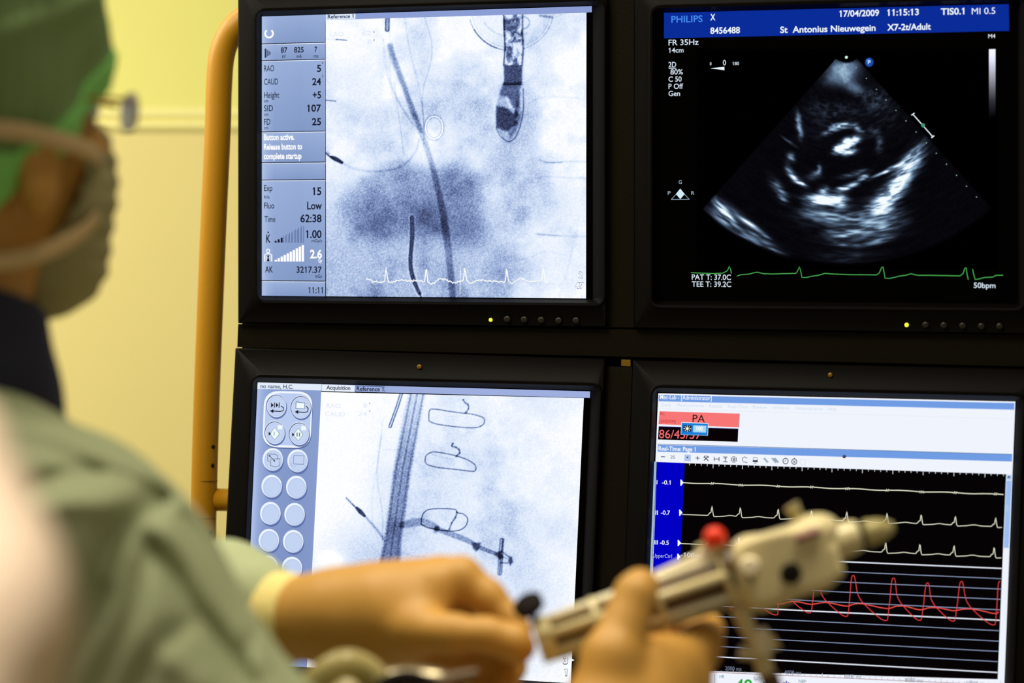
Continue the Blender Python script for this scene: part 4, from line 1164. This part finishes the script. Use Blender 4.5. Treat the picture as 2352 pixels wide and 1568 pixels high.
# ------------------------------------------------------------------ the operator, seen from behind
M['skin'] = mat('tan_skin', (200, 148, 68), 0.5, bump=0.03, bscale=90, var=0.12, vscale=9, sss=0.03)
M['gown'] = mat('gown_cloth', (176, 184, 144), 0.85, bump=0.08, bscale=220, var=0.06, vscale=5)
M['cap'] = mat('cap_cloth', (130, 158, 102), 0.9, bump=0.1, bscale=160, var=0.10, vscale=14)
M['cap_band'] = mat('cap_band_cloth', (146, 224, 122), 0.9, bump=0.1, bscale=160, var=0.05)
M['tie'] = mat('tie_tape', (218, 188, 140), 0.85)
M['mask'] = mat('mask_cloth', (164, 158, 116), 0.9, bump=0.05, bscale=200)
M['cuff'] = mat('cuff_knit', (238, 216, 138), 0.9, bump=0.15, bscale=260)
M['collar'] = mat('navy_collar', (10, 14, 40), 0.7)
M['hair'] = mat('dark_hair', (26, 16, 8), 0.8, bump=0.3, bscale=200)
M['lens'] = mat('lens', (150, 165, 255), 0.4, coat=0.1)  # blue base colour stands in for the monitors reflected in the glass
M['frame'] = mat('spectacle_frame', (168, 122, 30), 0.35, 0.5)
M['eye'] = mat('eye_white', (230, 225, 215), 0.2)

person = empty('person', W(-60, 1560, 1.75), 'person in green cap, white mask and grey-green gown, hands reaching to a device', 'person')
HD = 1.75
HC = W(-92, 232, HD)                      # centre of the skull
th_ = math.radians(40)
Fv = np.array([math.sin(th_), math.cos(th_), 0.0])
Rv = np.array([math.cos(th_), -math.sin(th_), 0.0])
Uv = np.array([0, 0, 1.0])
AX = [Fv, Rv, Uv]
def H(f, r, u): return HC + Fv * f + Rv * r + Uv * u

# joints (pixel, pixel, metres)
r_sh, r_el, r_wr = W(158, 1372, 1.60), W(515, 1880, 1.55), W(1400, 1700, 1.80)
l_sh, l_el, l_wr = W(-560, 1300, 1.92), W(120, 1520, 2.10), W(700, 1418, 1.93)

body = Sdf(W(-560, -180, 2.0) - np.array([.08, .75, .60]), np.array([0.22, 2.22, HC[2] + .16]), 0.003)
B_ = body
# head
B_.ell(H(-.005, 0, .028), AX, (.096, .074, .092), .01)
B_.ell(H(.035, 0, -.045), AX, (.062, .054, .078), .02)
B_.ell(H(.060, 0, -.095), AX, (.030, .026, .024), .02)
B_.cone(H(.092, 0, .000), H(.106, 0, -.034), .008, .012, .01)
for sgn in (-1, 1):
    B_.ell(H(.066, sgn * .034, -.035), AX, (.026, .022, .024), .015)
    B_.ell(H(.000, sgn * .078, -.046), [Fv, Rv, Uv], (.016, .008, .030), .004)
    B_.ell(H(-.006, sgn * .082, -.060), [Fv, Rv, Uv], (.010, .006, .011), .004)
B_.cone(H(.088, -.03, .016), H(.088, .03, .016), .009, .009, .012)
B_.cone(H(.094, -.018, -.062), H(.094, .018, -.062), .007, .007, .006)
# neck and trunk
B_.cone(H(-.012, 0, -.06), H(-.03, 0, -.20), .056, .060, .03)
B_.ell(H(-.03, 0, -.235), AX, (.08, .12, .06), .03)
B_.cone(r_sh + np.array([-.03, .03, -.01]), l_sh, .05, .055, .04)
mid = (r_sh + l_sh) / 2
B_.ell(mid + np.array([0, 0, -.14]), AX, (.10, .15, .20), .05)
# arms
B_.cone(r_sh, r_el, .052, .042, .03); B_.cone(r_el, r_wr, .040, .028, .02)
B_.cone(l_sh, l_el, .052, .042, .03); B_.cone(l_el, l_wr, .034, .0262, .01)
# left hand: palm turned down, thumb towards the viewer, fingertips closed on the end of the device
def J(x, y, d): return W(x, y, d)
lw = l_wr
B_.cone(lw, J(800, 1412, 1.915), .0262, .0285, .015)
B_.chain([J(780, 1412, 1.915), J(900, 1400, 1.90), J(1000, 1352, 1.895)], [.0285, .030, .021], .02)
B_.chain([J(800, 1425, 1.92), J(920, 1420, 1.93), J(1010, 1372, 1.94)], [.027, .028, .020], .02)
B_.chain([J(900, 1385, 1.93), J(1020, 1345, 1.93)], [.024, .020], .02)
B_.cone(J(860, 1440, 1.90), J(960, 1446, 1.875), .022, .0165, .02)
B_.chain([J(1010, 1360, 1.93), J(1065, 1352, 1.93), J(1130, 1410, 1.925), J(1180, 1470, 1.905), J(1190, 1500, 1.895)], [.018, .0140, .0118, .0100, .0088], .006)        # middle
B_.chain([J(980, 1400, 1.955), J(1040, 1395, 1.96), J(1120, 1460, 1.95), J(1175, 1530, 1.93), J(1160, 1580, 1.92)], [.018, .0135, .0115, .0100, .0088], .006)           # ring
B_.chain([J(950, 1440, 1.965), J(1000, 1450, 1.97), J(1070, 1520, 1.96), J(1120, 1575, 1.94), J(1105, 1605, 1.93)], [.016, .0120, .0100, .0090, .0080], .006)           # little
B_.chain([J(880, 1462, 1.945), J(1000, 1492, 1.955), J(1110, 1520, 1.95)], [.020, .019, .014], .012)
B_.chain([J(1075, 1408, 1.86), J(1120, 1418, 1.87), J(1165, 1440, 1.88)], [.0105, .0105, .006], .006, 'sub')
B_.chain([J(1065, 1405, 1.895), J(1120, 1418, 1.90), J(1150, 1430, 1.90)], [.0125, .0130, .009], .006, 'sub')
B_.chain([J(1065, 1408, 1.93), J(1120, 1418, 1.93)], [.0110, .0115], .006, 'sub')
B_.chain([J(950, 1448, 1.87), J(1040, 1455, 1.855), J(1120, 1457, 1.85), J(1180, 1476, 1.852), J(1196, 1488, 1.855)], [.0165, .0125, .0108, .0118, .0095], .008)         # thumb
B_.chain([J(1000, 1345, 1.90), J(1058, 1326, 1.895), J(1120, 1372, 1.89), J(1172, 1424, 1.885), J(1194, 1450, 1.88)], [.018, .0142, .0118, .0100, .0088], .007)          # index
# right hand: palm up under the device, thumb laid over it
rw = r_wr
B_.cone(rw, J(1450, 1640, 1.82), .028, .032, .02)
B_.chain([J(1420, 1650, 1.81), J(1475, 1560, 1.83)], [.034, .027], .02)
B_.chain([J(1470, 1660, 1.84), J(1550, 1570, 1.86)], [.034, .026], .02)
B_.chain([J(1385, 1610, 1.80), J(1405, 1510, 1.805), J(1438, 1425, 1.815), J(1462, 1362, 1.822), J(1474, 1342, 1.825)], [.024, .0185, .0132, .0128, .0100], .010)         # thumb
B_.chain([J(1490, 1560, 1.84), J(1522, 1532, 1.848), J(1608, 1482, 1.870), J(1622, 1448, 1.905), J(1585, 1410, 1.918)], [.024, .0190, .0135, .0105, .0088], .012)       # index
B_.chain([J(1520, 1590, 1.86), J(1565, 1540, 1.875), J(1612, 1505, 1.90), J(1595, 1450, 1.925), J(1540, 1410, 1.925)], [.022, .0165, .0115, .0100, .0088], .006)       # middle
B_.chain([J(1520, 1620, 1.88), J(1560, 1560, 1.895), J(1580, 1520, 1.925), J(1540, 1470, 1.945), J(1490, 1440, 1.94)], [.021, .0155, .0110, .0098, .0085], .006)       # ring
B_.chain([J(1500, 1650, 1.89), J(1530, 1600, 1.91), J(1530, 1560, 1.94), J(1490, 1510, 1.955), J(1450, 1480, 1.945)], [.019, .0140, .0098, .0088, .0078], .006)       # little
link('body', body.mesh('body'), M['skin'], person)

# cap: puffed cloth shell over the skull, lower edge rising towards the forehead
EF = [-.12, -.085, -.024, .014, .072, .12]
EU = [-.082, -.080, -.067, -.032, .012, .03]
def cap_shell(lo, hi, r_add, name, m, thick=0.004, soft=0.0):
    S_ = Sdf(HC - .15, HC + np.array([.15, .15, .17]), 0.002)
    S_.ell(H(-.008, 0, .034), AX, (.098 + r_add, .077 + r_add, .098 + r_add), .01)
    S_.ell(H(-.014, 0, -.012), AX, (.088 + r_add, .075 + r_add, .105), .02)
    if hi is None:
        S_.ell(H(-.05, .0, .05), AX, (.075 + r_add, .074 + r_add, .07 + r_add), .02)
    def f(G):
        L = G - HC; F_ = L @ Fv; U_ = L[..., 2]
        e = np.interp(F_, EF, EU)
        c = (e + lo) - U_
        if hi is not None: c = np.maximum(c, U_ - (e + hi + .016 * np.clip(-F_ / .05, 0, 1)))
        return c * .8
    S_.cut(f)
    def disp(p):
        L = p - HC; n_ = L / np.linalg.norm(L, axis=1)[:, None]
        a = np.arctan2(L @ Rv, L @ Fv); u = L[:, 2]
        F_ = L @ Fv
        e = u - np.interp(F_, EF, EU)
        w = .0016 * np.sin(a * 11 + 30 * u) + .0022 * np.sin(a * 4 - 55 * u + 1.0) + .0012 * np.sin(a * 23 + 12 * np.sin(a * 3))
        w = w + .004 * np.exp(-((u - .046 - .35 * F_) / .008) ** 2) + .003 * np.exp(-((u - .085 - .2 * F_) / .012) ** 2)
        w = w - .0012 * np.exp(-((e - (.030 if hi is None else .0)) / .008) ** 2)
        return p + n_ * w[:, None]
    return link(name, S_.mesh(name, disp=disp), m, person)
cap = cap_shell(0.004, None, .010, 'surgical_cap', M['cap'])
band = cap_shell(-.004, .020, .0125, 'cap_band', M['cap_band'])
band['label'] = 'brighter green band along the cap edge'
# short dark hair under the cap at the nape
S_ = Sdf(HC - .14, HC + np.array([.14, .14, .05]), 0.002)
S_.ell(H(-.012, 0, .0), AX, (.092, .0755, .10), .01)
S_.cut(lambda G: np.maximum((G - HC) @ Fv + .030, np.maximum(-.095 - (G - HC)[..., 2], (G - HC)[..., 2] + .02)))
link('hair', S_.mesh('hair'), M['hair'], person)

# face mask with two pairs of ties
S_ = Sdf(HC - np.array([.16, .16, .19]), HC + .16, 0.002)
S_.ell(H(.052, 0, -.058), AX, (.056, .064, .066), .01)
S_.ell(H(.070, 0, -.035), AX, (.044, .038, .045), .02)
S_.ell(H(.060, 0, -.105), AX, (.045, .048, .034), .02)
S_.a = np.abs(S_.a + .001) - .0022
S_.cut(lambda G: np.maximum((.048 - .42 * (-(G - HC)[..., 2] - .055)) - (G - HC) @ Fv, (G - HC)[..., 2] + .012))
mk = S_.mesh('face_mask', disp=lambda p: p + Fv * (.0012 * np.sin(p[:, 2:3] * 420)))
link('face_mask', mk, M['mask'], person)
def ribbon(name, ctrl, w, m):
    """flat tape through (front, side, up) head coordinates"""
    C = catmull(ctrl, 8); P = np.array([H(*c) for c in C])
    T = np.gradient(P, axis=0); T /= np.linalg.norm(T, axis=1)[:, None]
    V, F = [], []
    for i in range(len(P)):
        o = np.array([P[i][0] - HC[0], P[i][1] - HC[1], 0]); o /= np.linalg.norm(o)
        b = np.cross(T[i], o); b /= np.linalg.norm(b)
        for (s_, t_) in ((-1, .0), (-.5, .0012), (.5, .0012), (1, .0), (1, -.001), (-1, -.001)): V.append(P[i] + b * w / 2 * s_ + o * t_)
        if i:
            a0 = (i - 1) * 6; a1 = i * 6
            for k_ in range(6): F.append((a0 + k_, a0 + (k_ + 1) % 6, a1 + (k_ + 1) % 6, a1 + k_))
    return link(name, mesh(name, V, F), m, person)
def ring_pt(a, add, u):
    a = math.radians(a); return ((.098 + add) * math.sin(a) - .006, (.077 + add) * math.cos(a), u)
for sgn in (1, -1):
    up_ = [ring_pt(a, ad, u) for a, ad, u in ((-92, .016, -.018), (-70, .0165, -.022), (-45, .0165, -.026), (-15, .0155, -.025), (8, .0145, -.030), (28, .010, -.034), (42, .006, -.038), (50, -.002, -.042))]
    dn_ = [(-.075, .010, -.112), (-.068, .035, -.110), (-.045, .056, -.107), (-.010, .067, -.103), (.020, .069, -.095), (.045, .068, -.084), (.058, .066, -.074)]
    ribbon('mask_tie', [(f, sgn * r, u) for f, r, u in up_], .0115, M['tie'])
    ribbon('mask_tie', [(f, sgn * r, u) for f, r, u in dn_], .0115, M['tie'])

# glasses
gl = empty('glasses', H(.10, 0, 0)); gl.parent = person; gl.location = Vector(H(.10, 0, 0)) - person.location
for sgn in (1, -1):
    c = H(.104, sgn * .045, -.003)
    t = np.linspace(0, 2 * math.pi, 28, endpoint=False)
    rim = [c + (Rv * sgn * .0225 + -Fv * .013) * (abs(math.cos(a)) ** .7) * np.sign(math.cos(a)) + Uv * .0125 * (abs(math.sin(a)) ** .8) * np.sign(math.sin(a)) for a in t]
    V = [p + Fv * .001 for p in rim] + [p - Fv * .001 for p in rim]; n = len(rim)
    link('lens', mesh('lens', V, [tuple(range(n)), tuple(range(2 * n - 1, n - 1, -1))] + [(i, n + i, n + (i + 1) % n, (i + 1) % n) for i in range(n)]), M['lens'], gl, smooth=False)
    tube('rim', rim + [rim[0]], .0005, M['frame'], gl, seg=8, smooth_n=0, caps=False, label=None)
    tube('temple', [H(.089, sgn * .0655, .003), H(.078, sgn * .071, .002), H(.04, sgn * .0765, .000), H(.0, sgn * .077, -.006), H(-.012, sgn * .077, -.02)], .0014, M['frame'], gl, seg=8)
    o_ = Sdf(H(.076, sgn * .030, .0) - .02, H(.076, sgn * .030, .0) + .02, .0015); o_.ell(H(.076, sgn * .030, -.002), AX, (.0115, .0115, .0115))
    link('eye', o_.mesh('eye'), M['eye'], person)
tube('bridge', [H(.113, -.022, .003), H(.117, 0, .006), H(.113, .022, .003)], .0016, M['frame'], gl, seg=8)

# navy protective collar
S_ = Sdf(H(0, 0, -.20) - .16, H(0, 0, -.20) + .16, 0.0025)
NC = H(-.025, 0, -.195)
S_.cone(H(-.018, .0, -.125), H(-.026, 0, -.20), .064, .082, .005)
S_.cone(H(-.026, 0, -.20), H(-.03, 0, -.235), .082, .086, .004)
S_.a = np.abs(S_.a) - .004
S_.cut(lambda G: np.maximum((G - HC)[..., 2] + .128 + .35 * ((G - HC) @ Fv), -.235 - (G - HC)[..., 2]))
link('protective_collar', S_.mesh('protective_collar', disp=lambda p: p + Uv * (.003 * np.sin(p[:, :1] * 60))), M['collar'], person)

# gown
GW = Sdf(np.array([-.62, 1.32, .90]), np.array([.10, 2.25, 1.50]), 0.0035)
back = -Fv
GW.ell(H(-.035, 0, -.250), AX, (.095, .135, .060), .03)
GW.ell(H(-.078, .02, -.228), AX, (.042, .085, .062), .03)
GW.cone(H(-.03, .03, -.243), W(110, 1275, 1.62), .060, .068, .05)
GW.cone(W(110, 1275, 1.62), r_sh, .068, .082, .03)
GW.cone(H(-.03, -.03, -.25), l_sh + np.array([.0, .0, -.01]), .065, .075, .05)
GW.ell(mid + np.array([0.0, .0, -.18]), AX, (.14, .19, .26), .06)
GW.ell(r_sh + np.array([-.10, .03, -.13]), AX, (.10, .12, .20), .06)
GW.cone(r_sh, r_el + (r_el - r_sh) * .1, .082, .078, .03)
GW.cone(l_sh, l_el, .078, .070, .04)
GW.chain([l_el, J(380, 1440, 2.03), J(520, 1404, 1.975), J(588, 1408, 1.955)], [.070, .060, .048, .035], .02)
GW.cone(r_el, J(1100, 1790, 1.70), .070, .045, .03)
# neckline is open
GW.cone(H(-.03, 0, -.20), H(-.03, 0, -.25), .066, .060, .008, 'sub')
CR = [  # folds: pixel path, width px, depth m
    ([(40, 1130), (120, 1098), (220, 1088), (300, 1108), (352, 1145)], 26, .010),
    ([(360, 1150), (300, 1190), (262, 1230), (235, 1300), (200, 1390), (150, 1480), (110, 1580)], 40, .018),
    ([(330, 1240), (390, 1320), (440, 1400), (500, 1480), (560, 1580)], 28, .010),
    ([(200, 1600), (300, 1400), (330, 1270)], 30, .007),
    ([(420, 1190), (500, 1280), (560, 1360), (620, 1450), (680, 1540)], 18, .008),
    ([(20, 1010), (120, 1035), (210, 1080)], 22, .006),
    ([(290, 1600), (350, 1500), (420, 1440)], 26, .006),
    ([(595, 1600), (560, 1530), (575, 1470), (610, 1440)], 16, .005)]
RG = [([(60, 1180), (180, 1150), (280, 1170)], 30, .008), ([(250, 1330), (330, 1220), (420, 1260), (520, 1400), (600, 1520)], 24, .006), ([(380, 1500), (460, 1560)], 40, .006)]
def seg_dist(X, Y, pts):
    P = catmull(pts, 5); best = np.full(X.shape, 1e9)
    for i in range(len(P) - 1):
        d = P[i + 1] - P[i]; L = max(d.dot(d), 1e-9)
        t = np.clip(((X - P[i][0]) * d[0] + (Y - P[i][1]) * d[1]) / L, 0, 1)
        best = np.minimum(best, np.hypot(X - P[i][0] - t * d[0], Y - P[i][1] - t * d[1]))
    return best
def gown_disp(p):
    d = p[:, 1]; X = 1176 + (p[:, 0]) / d * FPX; Y = 784 - (p[:, 2] - 1.5) / d * FPX
    near = 1 / (1 + np.exp((d - 1.78) / .03))
    w = np.zeros(len(p))
    for pts, wd_, dep in CR: w += 1.35 * dep * np.exp(-(seg_dist(X, Y, pts) / wd_) ** 2)
    for pts, wd_, dep in RG: w -= dep * np.exp(-(seg_dist(X, Y, pts) / wd_) ** 2)
    w = w * near + .0025 * np.sin(p[:, 0] * 60 + p[:, 2] * 45) + .002 * np.sin(p[:, 0] * 35 - p[:, 2] * 80)
    q = p.copy(); q[:, 1] += w
    return q
link('surgical_gown', GW.mesh('surgical_gown', disp=gown_disp), M['gown'], person)
# knitted cuffs
def cuff(name, pts, rs):
    o = tube(name, pts, rs, M['cuff'], person, seg=40, smooth_n=6)
    return o
cuff('cuff', [J(545, 1420, 1.968), J(600, 1420, 1.955), J(655, 1419, 1.94), J(694, 1419, 1.930)], [.036, .0345, .0325, .0300])
cuff('cuff', [J(1080, 1795, 1.695), J(1200, 1765, 1.73), J(1290, 1735, 1.765)], [.038, .036, .031])

# ------------------------------------------------------------------ the device held in both hands
M['ivory'] = mat('ivory_plastic', (224, 208, 160), 0.3, sss=0.2, var=0.04, vscale=30)
M['ivory2'] = mat('pale_plastic', (246, 232, 200), 0.25, sss=0.2)
M['core'] = mat('brown_core', (92, 68, 36), 0.4, var=0.2, vscale=40)
M['dark'] = mat('dark_rubber', (16, 6, 4), 0.7, spec=0.15)
M['red'] = mat('red_cap', (240, 52, 8), 0.35)
M['mauve'] = mat('mauve_mark', (150, 92, 100), 0.5)
M['clear'] = mat('cloudy_clear_plastic', (206, 190, 130), 0.18, trans=0.35, ior=1.3)
M['steel'] = mat('brushed_steel', (150, 138, 112), 0.3, metal=0.8, var=0.15, vscale=30)
DV = 1.865
px = DV / FPX
dev = empty('catheter_handle', W(1450, 1385, DV), 'ivory plastic catheter handle with red cap, held slanting in both hands', 'medical device')
A0, A1 = W(1234, 1472, DV), W(1672, 1326, DV)
ax_ = (A1 - A0) / np.linalg.norm(A1 - A0)
s1_ = np.cross(ax_, [0, 1, 0]); s1_ /= np.linalg.norm(s1_); s2_ = np.cross(ax_, s1_)
lathe('inner_core', A0, A1, [(0, .0095), (.02, .0115), (.98, .0160), (1, .0120)], M['core'], dev)
rb = None
for i in range(7):
    a = 2 * math.pi * i / 7 + .45
    o = (s1_ * math.cos(a) + s2_ * math.sin(a)) * .0126
    rb = tube('guide_rail', [A0 + o, A1 + o * 1.38], .0036 if i % 2 else .0028, M['ivory'] if i % 2 else M['ivory2'], dev, seg=14, smooth_n=0)
for t_, w_, rr_ in ((.0, .05, .0158), (.30, .02, .0170), (.62, .02, .0186), (.97, .05, .0204)):
    q = A0 + (A1 - A0) * t_
    lathe('end_ring', q, q + ax_ * .012 * (w_ / .05), [(0, rr_ * .9), (.15, rr_), (.85, rr_), (1, rr_ * .9)], M['ivory'], dev)
tube('top_rail', [W(1262, 1430, DV - .004), W(1440, 1352, DV - .004), W(1640, 1262, DV - .004)], .0030, M['ivory2'], dev, seg=14, smooth_n=4)
# collar and head
lathe('collar', W(1655, 1322, DV), W(1718, 1308, DV), [(0, .016), (.1, .0200), (.4, .0212), (.7, .0185), (1, .0215)], M['core'], dev)
hd = W(1912, 1262, DV) - W(1700, 1322, DV); hd /= np.linalg.norm(hd)
hs = np.cross(hd, [0, 1, 0]); hs /= np.linalg.norm(hs); hu = -hs if hs[2] < 0 else hs
HAX = [hd, np.array([0, 1.0, 0]), hu]
S_ = Sdf(W(1660, 1420, DV) - .02, W(1960, 1150, DV) + .03, 0.0012)
S_.boxr(W(1800, 1295, DV), HAX, (.0335, .0225, .0235), .0125, .006)
S_.ell(W(1735, 1315, DV), HAX, (.017, .022, .0250), .008)
S_.ell(W(1872, 1222, DV), HAX, (.017, .018, .0125), .008)
S_.boxr(W(1888, 1292, DV), HAX, (.012, .019, .0125), .006, .004)
S_.cone(W(1745, 1350, DV), W(1790, 1350, DV), .013, .010, .008)
S_.ell(W(1725, 1290, DV - .022), HAX, (.006, .006, .012), .004)
S_.ell(W(1770, 1245, DV - .014), HAX, (.020, .010, .006), .004)
link('head_housing', S_.mesh('head_housing'), M['ivory'], dev)
lathe('control_knob', W(1816, 1316, DV - .020), W(1816, 1316, DV - .028), [(0, .0075), (.2, .0062), (1, .0050)], M['dark'], dev)
lathe('knob_ring', W(1722, 1300, DV - .020), W(1722, 1300, DV - .027), [(0, .0055), (.5, .0070), (1, .0050)], M['ivory2'], dev)
q0, q1 = W(1828, 1238, DV - .0215), W(1882, 1219, DV - .0215)
tube('printed_mark', [q0, q1], .0020, M['mauve'], dev, seg=10, smooth_n=0, label='mauve printed line on the head')
lathe('nozzle', W(1900, 1252, DV), W(1974, 1228, DV), [(0, .0135), (.3, .0128), (.85, .0112), (1, .0098)], M['ivory'], dev)
lathe('tip_seal', W(1972, 1229, DV), W(1986, 1225, DV), [(0, .0092), (.5, .0086), (1, .0080)], M['dark'], dev)
lathe('clear_tip', W(1986, 1225.5, DV), W(2052, 1209, DV), [(0, .0088), (.15, .0092), (.55, .0078), (.85, .0052), (1, .003)], M['clear'], dev)
tube('lever', [W(1842, 1205, DV), W(1828, 1178, DV), W(1817, 1160, DV)], [.0038, .0042, .0056], M['clear'], dev, seg=16)
tube('port', [W(1668, 1290, DV - .004), W(1652, 1262, DV - .006), W(1642, 1242, DV - .008)], [.0048, .0046, .0048], M['ivory'], dev, seg=16)
ppt = W(1641, 1232, DV - .008)
lathe('port_cap', W(1646, 1254, DV - .008), W(1637, 1210, DV - .008), [(0, .0062), (.15, .0076), (.6, .0076), (.85, .0058), (1, .003)], M['red'], dev, label='bright red port cap')
tube('side_arm', [W(1628, 1262, DV), W(1612, 1258, DV), W(1600, 1262, DV)], [.004, .0036, .003], M['clear'], dev, seg=12)
# dark thumb knob at the near end
lathe('plunger_knob', W(1208, 1380, DV - .009), W(1222, 1402, DV - .004), [(0, .0085), (.2, .0108), (.7, .0104), (1, .006)], M['dark'], dev)
tube('plunger_stem', [W(1216, 1398, DV - .004), W(1232, 1430, DV - .004), W(1246, 1466, DV)], [.0030, .0024, .0026], M['dark'], dev, seg=14)
# hanging stopcock line
sc_ = empty('stopcock_line', W(1745, 1475, DV), 'cloudy plastic stopcock and tubing hanging under the handle head', 'stopcock')
tube('tubing', [W(1700, 1392, DV), W(1708, 1420, DV), W(1722, 1450, DV), W(1745, 1490, DV), W(1755, 1530, DV), W(1772, 1580, DV), W(1790, 1640, DV)], [.0068, .0064, .0056, .0060, .0062, .0052, .0050], M['ivory'], sc_, seg=20)
tube('stopcock_body', [W(1738, 1448, DV - .002), W(1748, 1470, DV - .002), W(1752, 1500, DV - .002)], [.0062, .0078, .0070], M['ivory2'], sc_, seg=20)
tube('stopcock_lever', [W(1745, 1498, DV - .003), W(1720, 1500, DV - .003), W(1698, 1497, DV - .003)], [.0052, .0044, .0046], M['ivory'], sc_, seg=14)
tube('side_port', [W(1752, 1478, DV - .002), W(1770, 1478, DV - .002), W(1784, 1470, DV - .002)], [.0046, .0046, .0064], M['ivory'], sc_, seg=16)
lathe('connector', W(1764, 1548, DV - .002), W(1778, 1580, DV - .002), [(0, .0062), (.3, .0070), (1, .0058)], M['core'], sc_)

# instruments out of focus under the left hand
ins = empty('instrument_bundle', W(880, 1575, 1.77), 'blurred steel and plastic instruments below the left hand', 'instruments')
tube('curved_tubing', [W(640, 1640, 1.78), W(700, 1585, 1.78), W(752, 1540, 1.78), W(800, 1525, 1.785), W(850, 1545, 1.79), W(890, 1600, 1.79)], [.0085, .0085, .009, .0100, .0095, .010], M['clear'], ins, seg=20)
tube('instrument_barrel', [W(830, 1580, 1.80), W(900, 1568, 1.80), W(980, 1566, 1.80), W(1050, 1572, 1.80)], [.007, .0105, .0105, .007], M['steel'], ins, seg=24)
tube('clamp_arm', [W(850, 1610, 1.775), W(890, 1572, 1.775), W(940, 1556, 1.775), W(1010, 1580, 1.775)], [.005, .006, .005, .005], M['dark'], ins, seg=14)
tube('clamp_arm', [W(930, 1620, 1.775), W(985, 1580, 1.775), W(1040, 1558, 1.78), W(1100, 1545, 1.785)], [.005, .005, .0045, .0035], M['core'], ins, seg=14)
lathe('valve_body', W(770, 1612, 1.78), W(812, 1566, 1.785), [(0, .010), (.2, .012), (.7, .012), (1, .008)], M['ivory'], ins)

# cream cloth very close to the lens, at the lower left
M['cream'] = mat('cream_cloth', (250, 226, 190), 0.8, bump=0.1, bscale=120)
S_ = Sdf(np.array([-.40, .70, .98]), np.array([-.10, 1.12, 1.50]), 0.004)
d0 = .92
S_.chain([W(-420, 960, d0), W(-270, 1150, d0), W(-165, 1330, d0), W(-150, 1450, d0), W(-230, 1800, d0)], [.030, .040, .036, .034, .05], .03)
S_.ell(W(-520, 1500, d0 + .03), [np.array([1., 0, 0]), np.array([0, 1., 0]), Uv], (.06, .08, .12), .03)
cl = link('draped_cloth', S_.mesh('draped_cloth', disp=lambda p: p + np.array([1, 0, 0]) * (.003 * np.sin(p[:, 2:3] * 60 + p[:, 1:2] * 40))), M['cream'])
tag(cl, 'blurred cream cloth of someone standing closest, at the lower left edge', 'cloth')
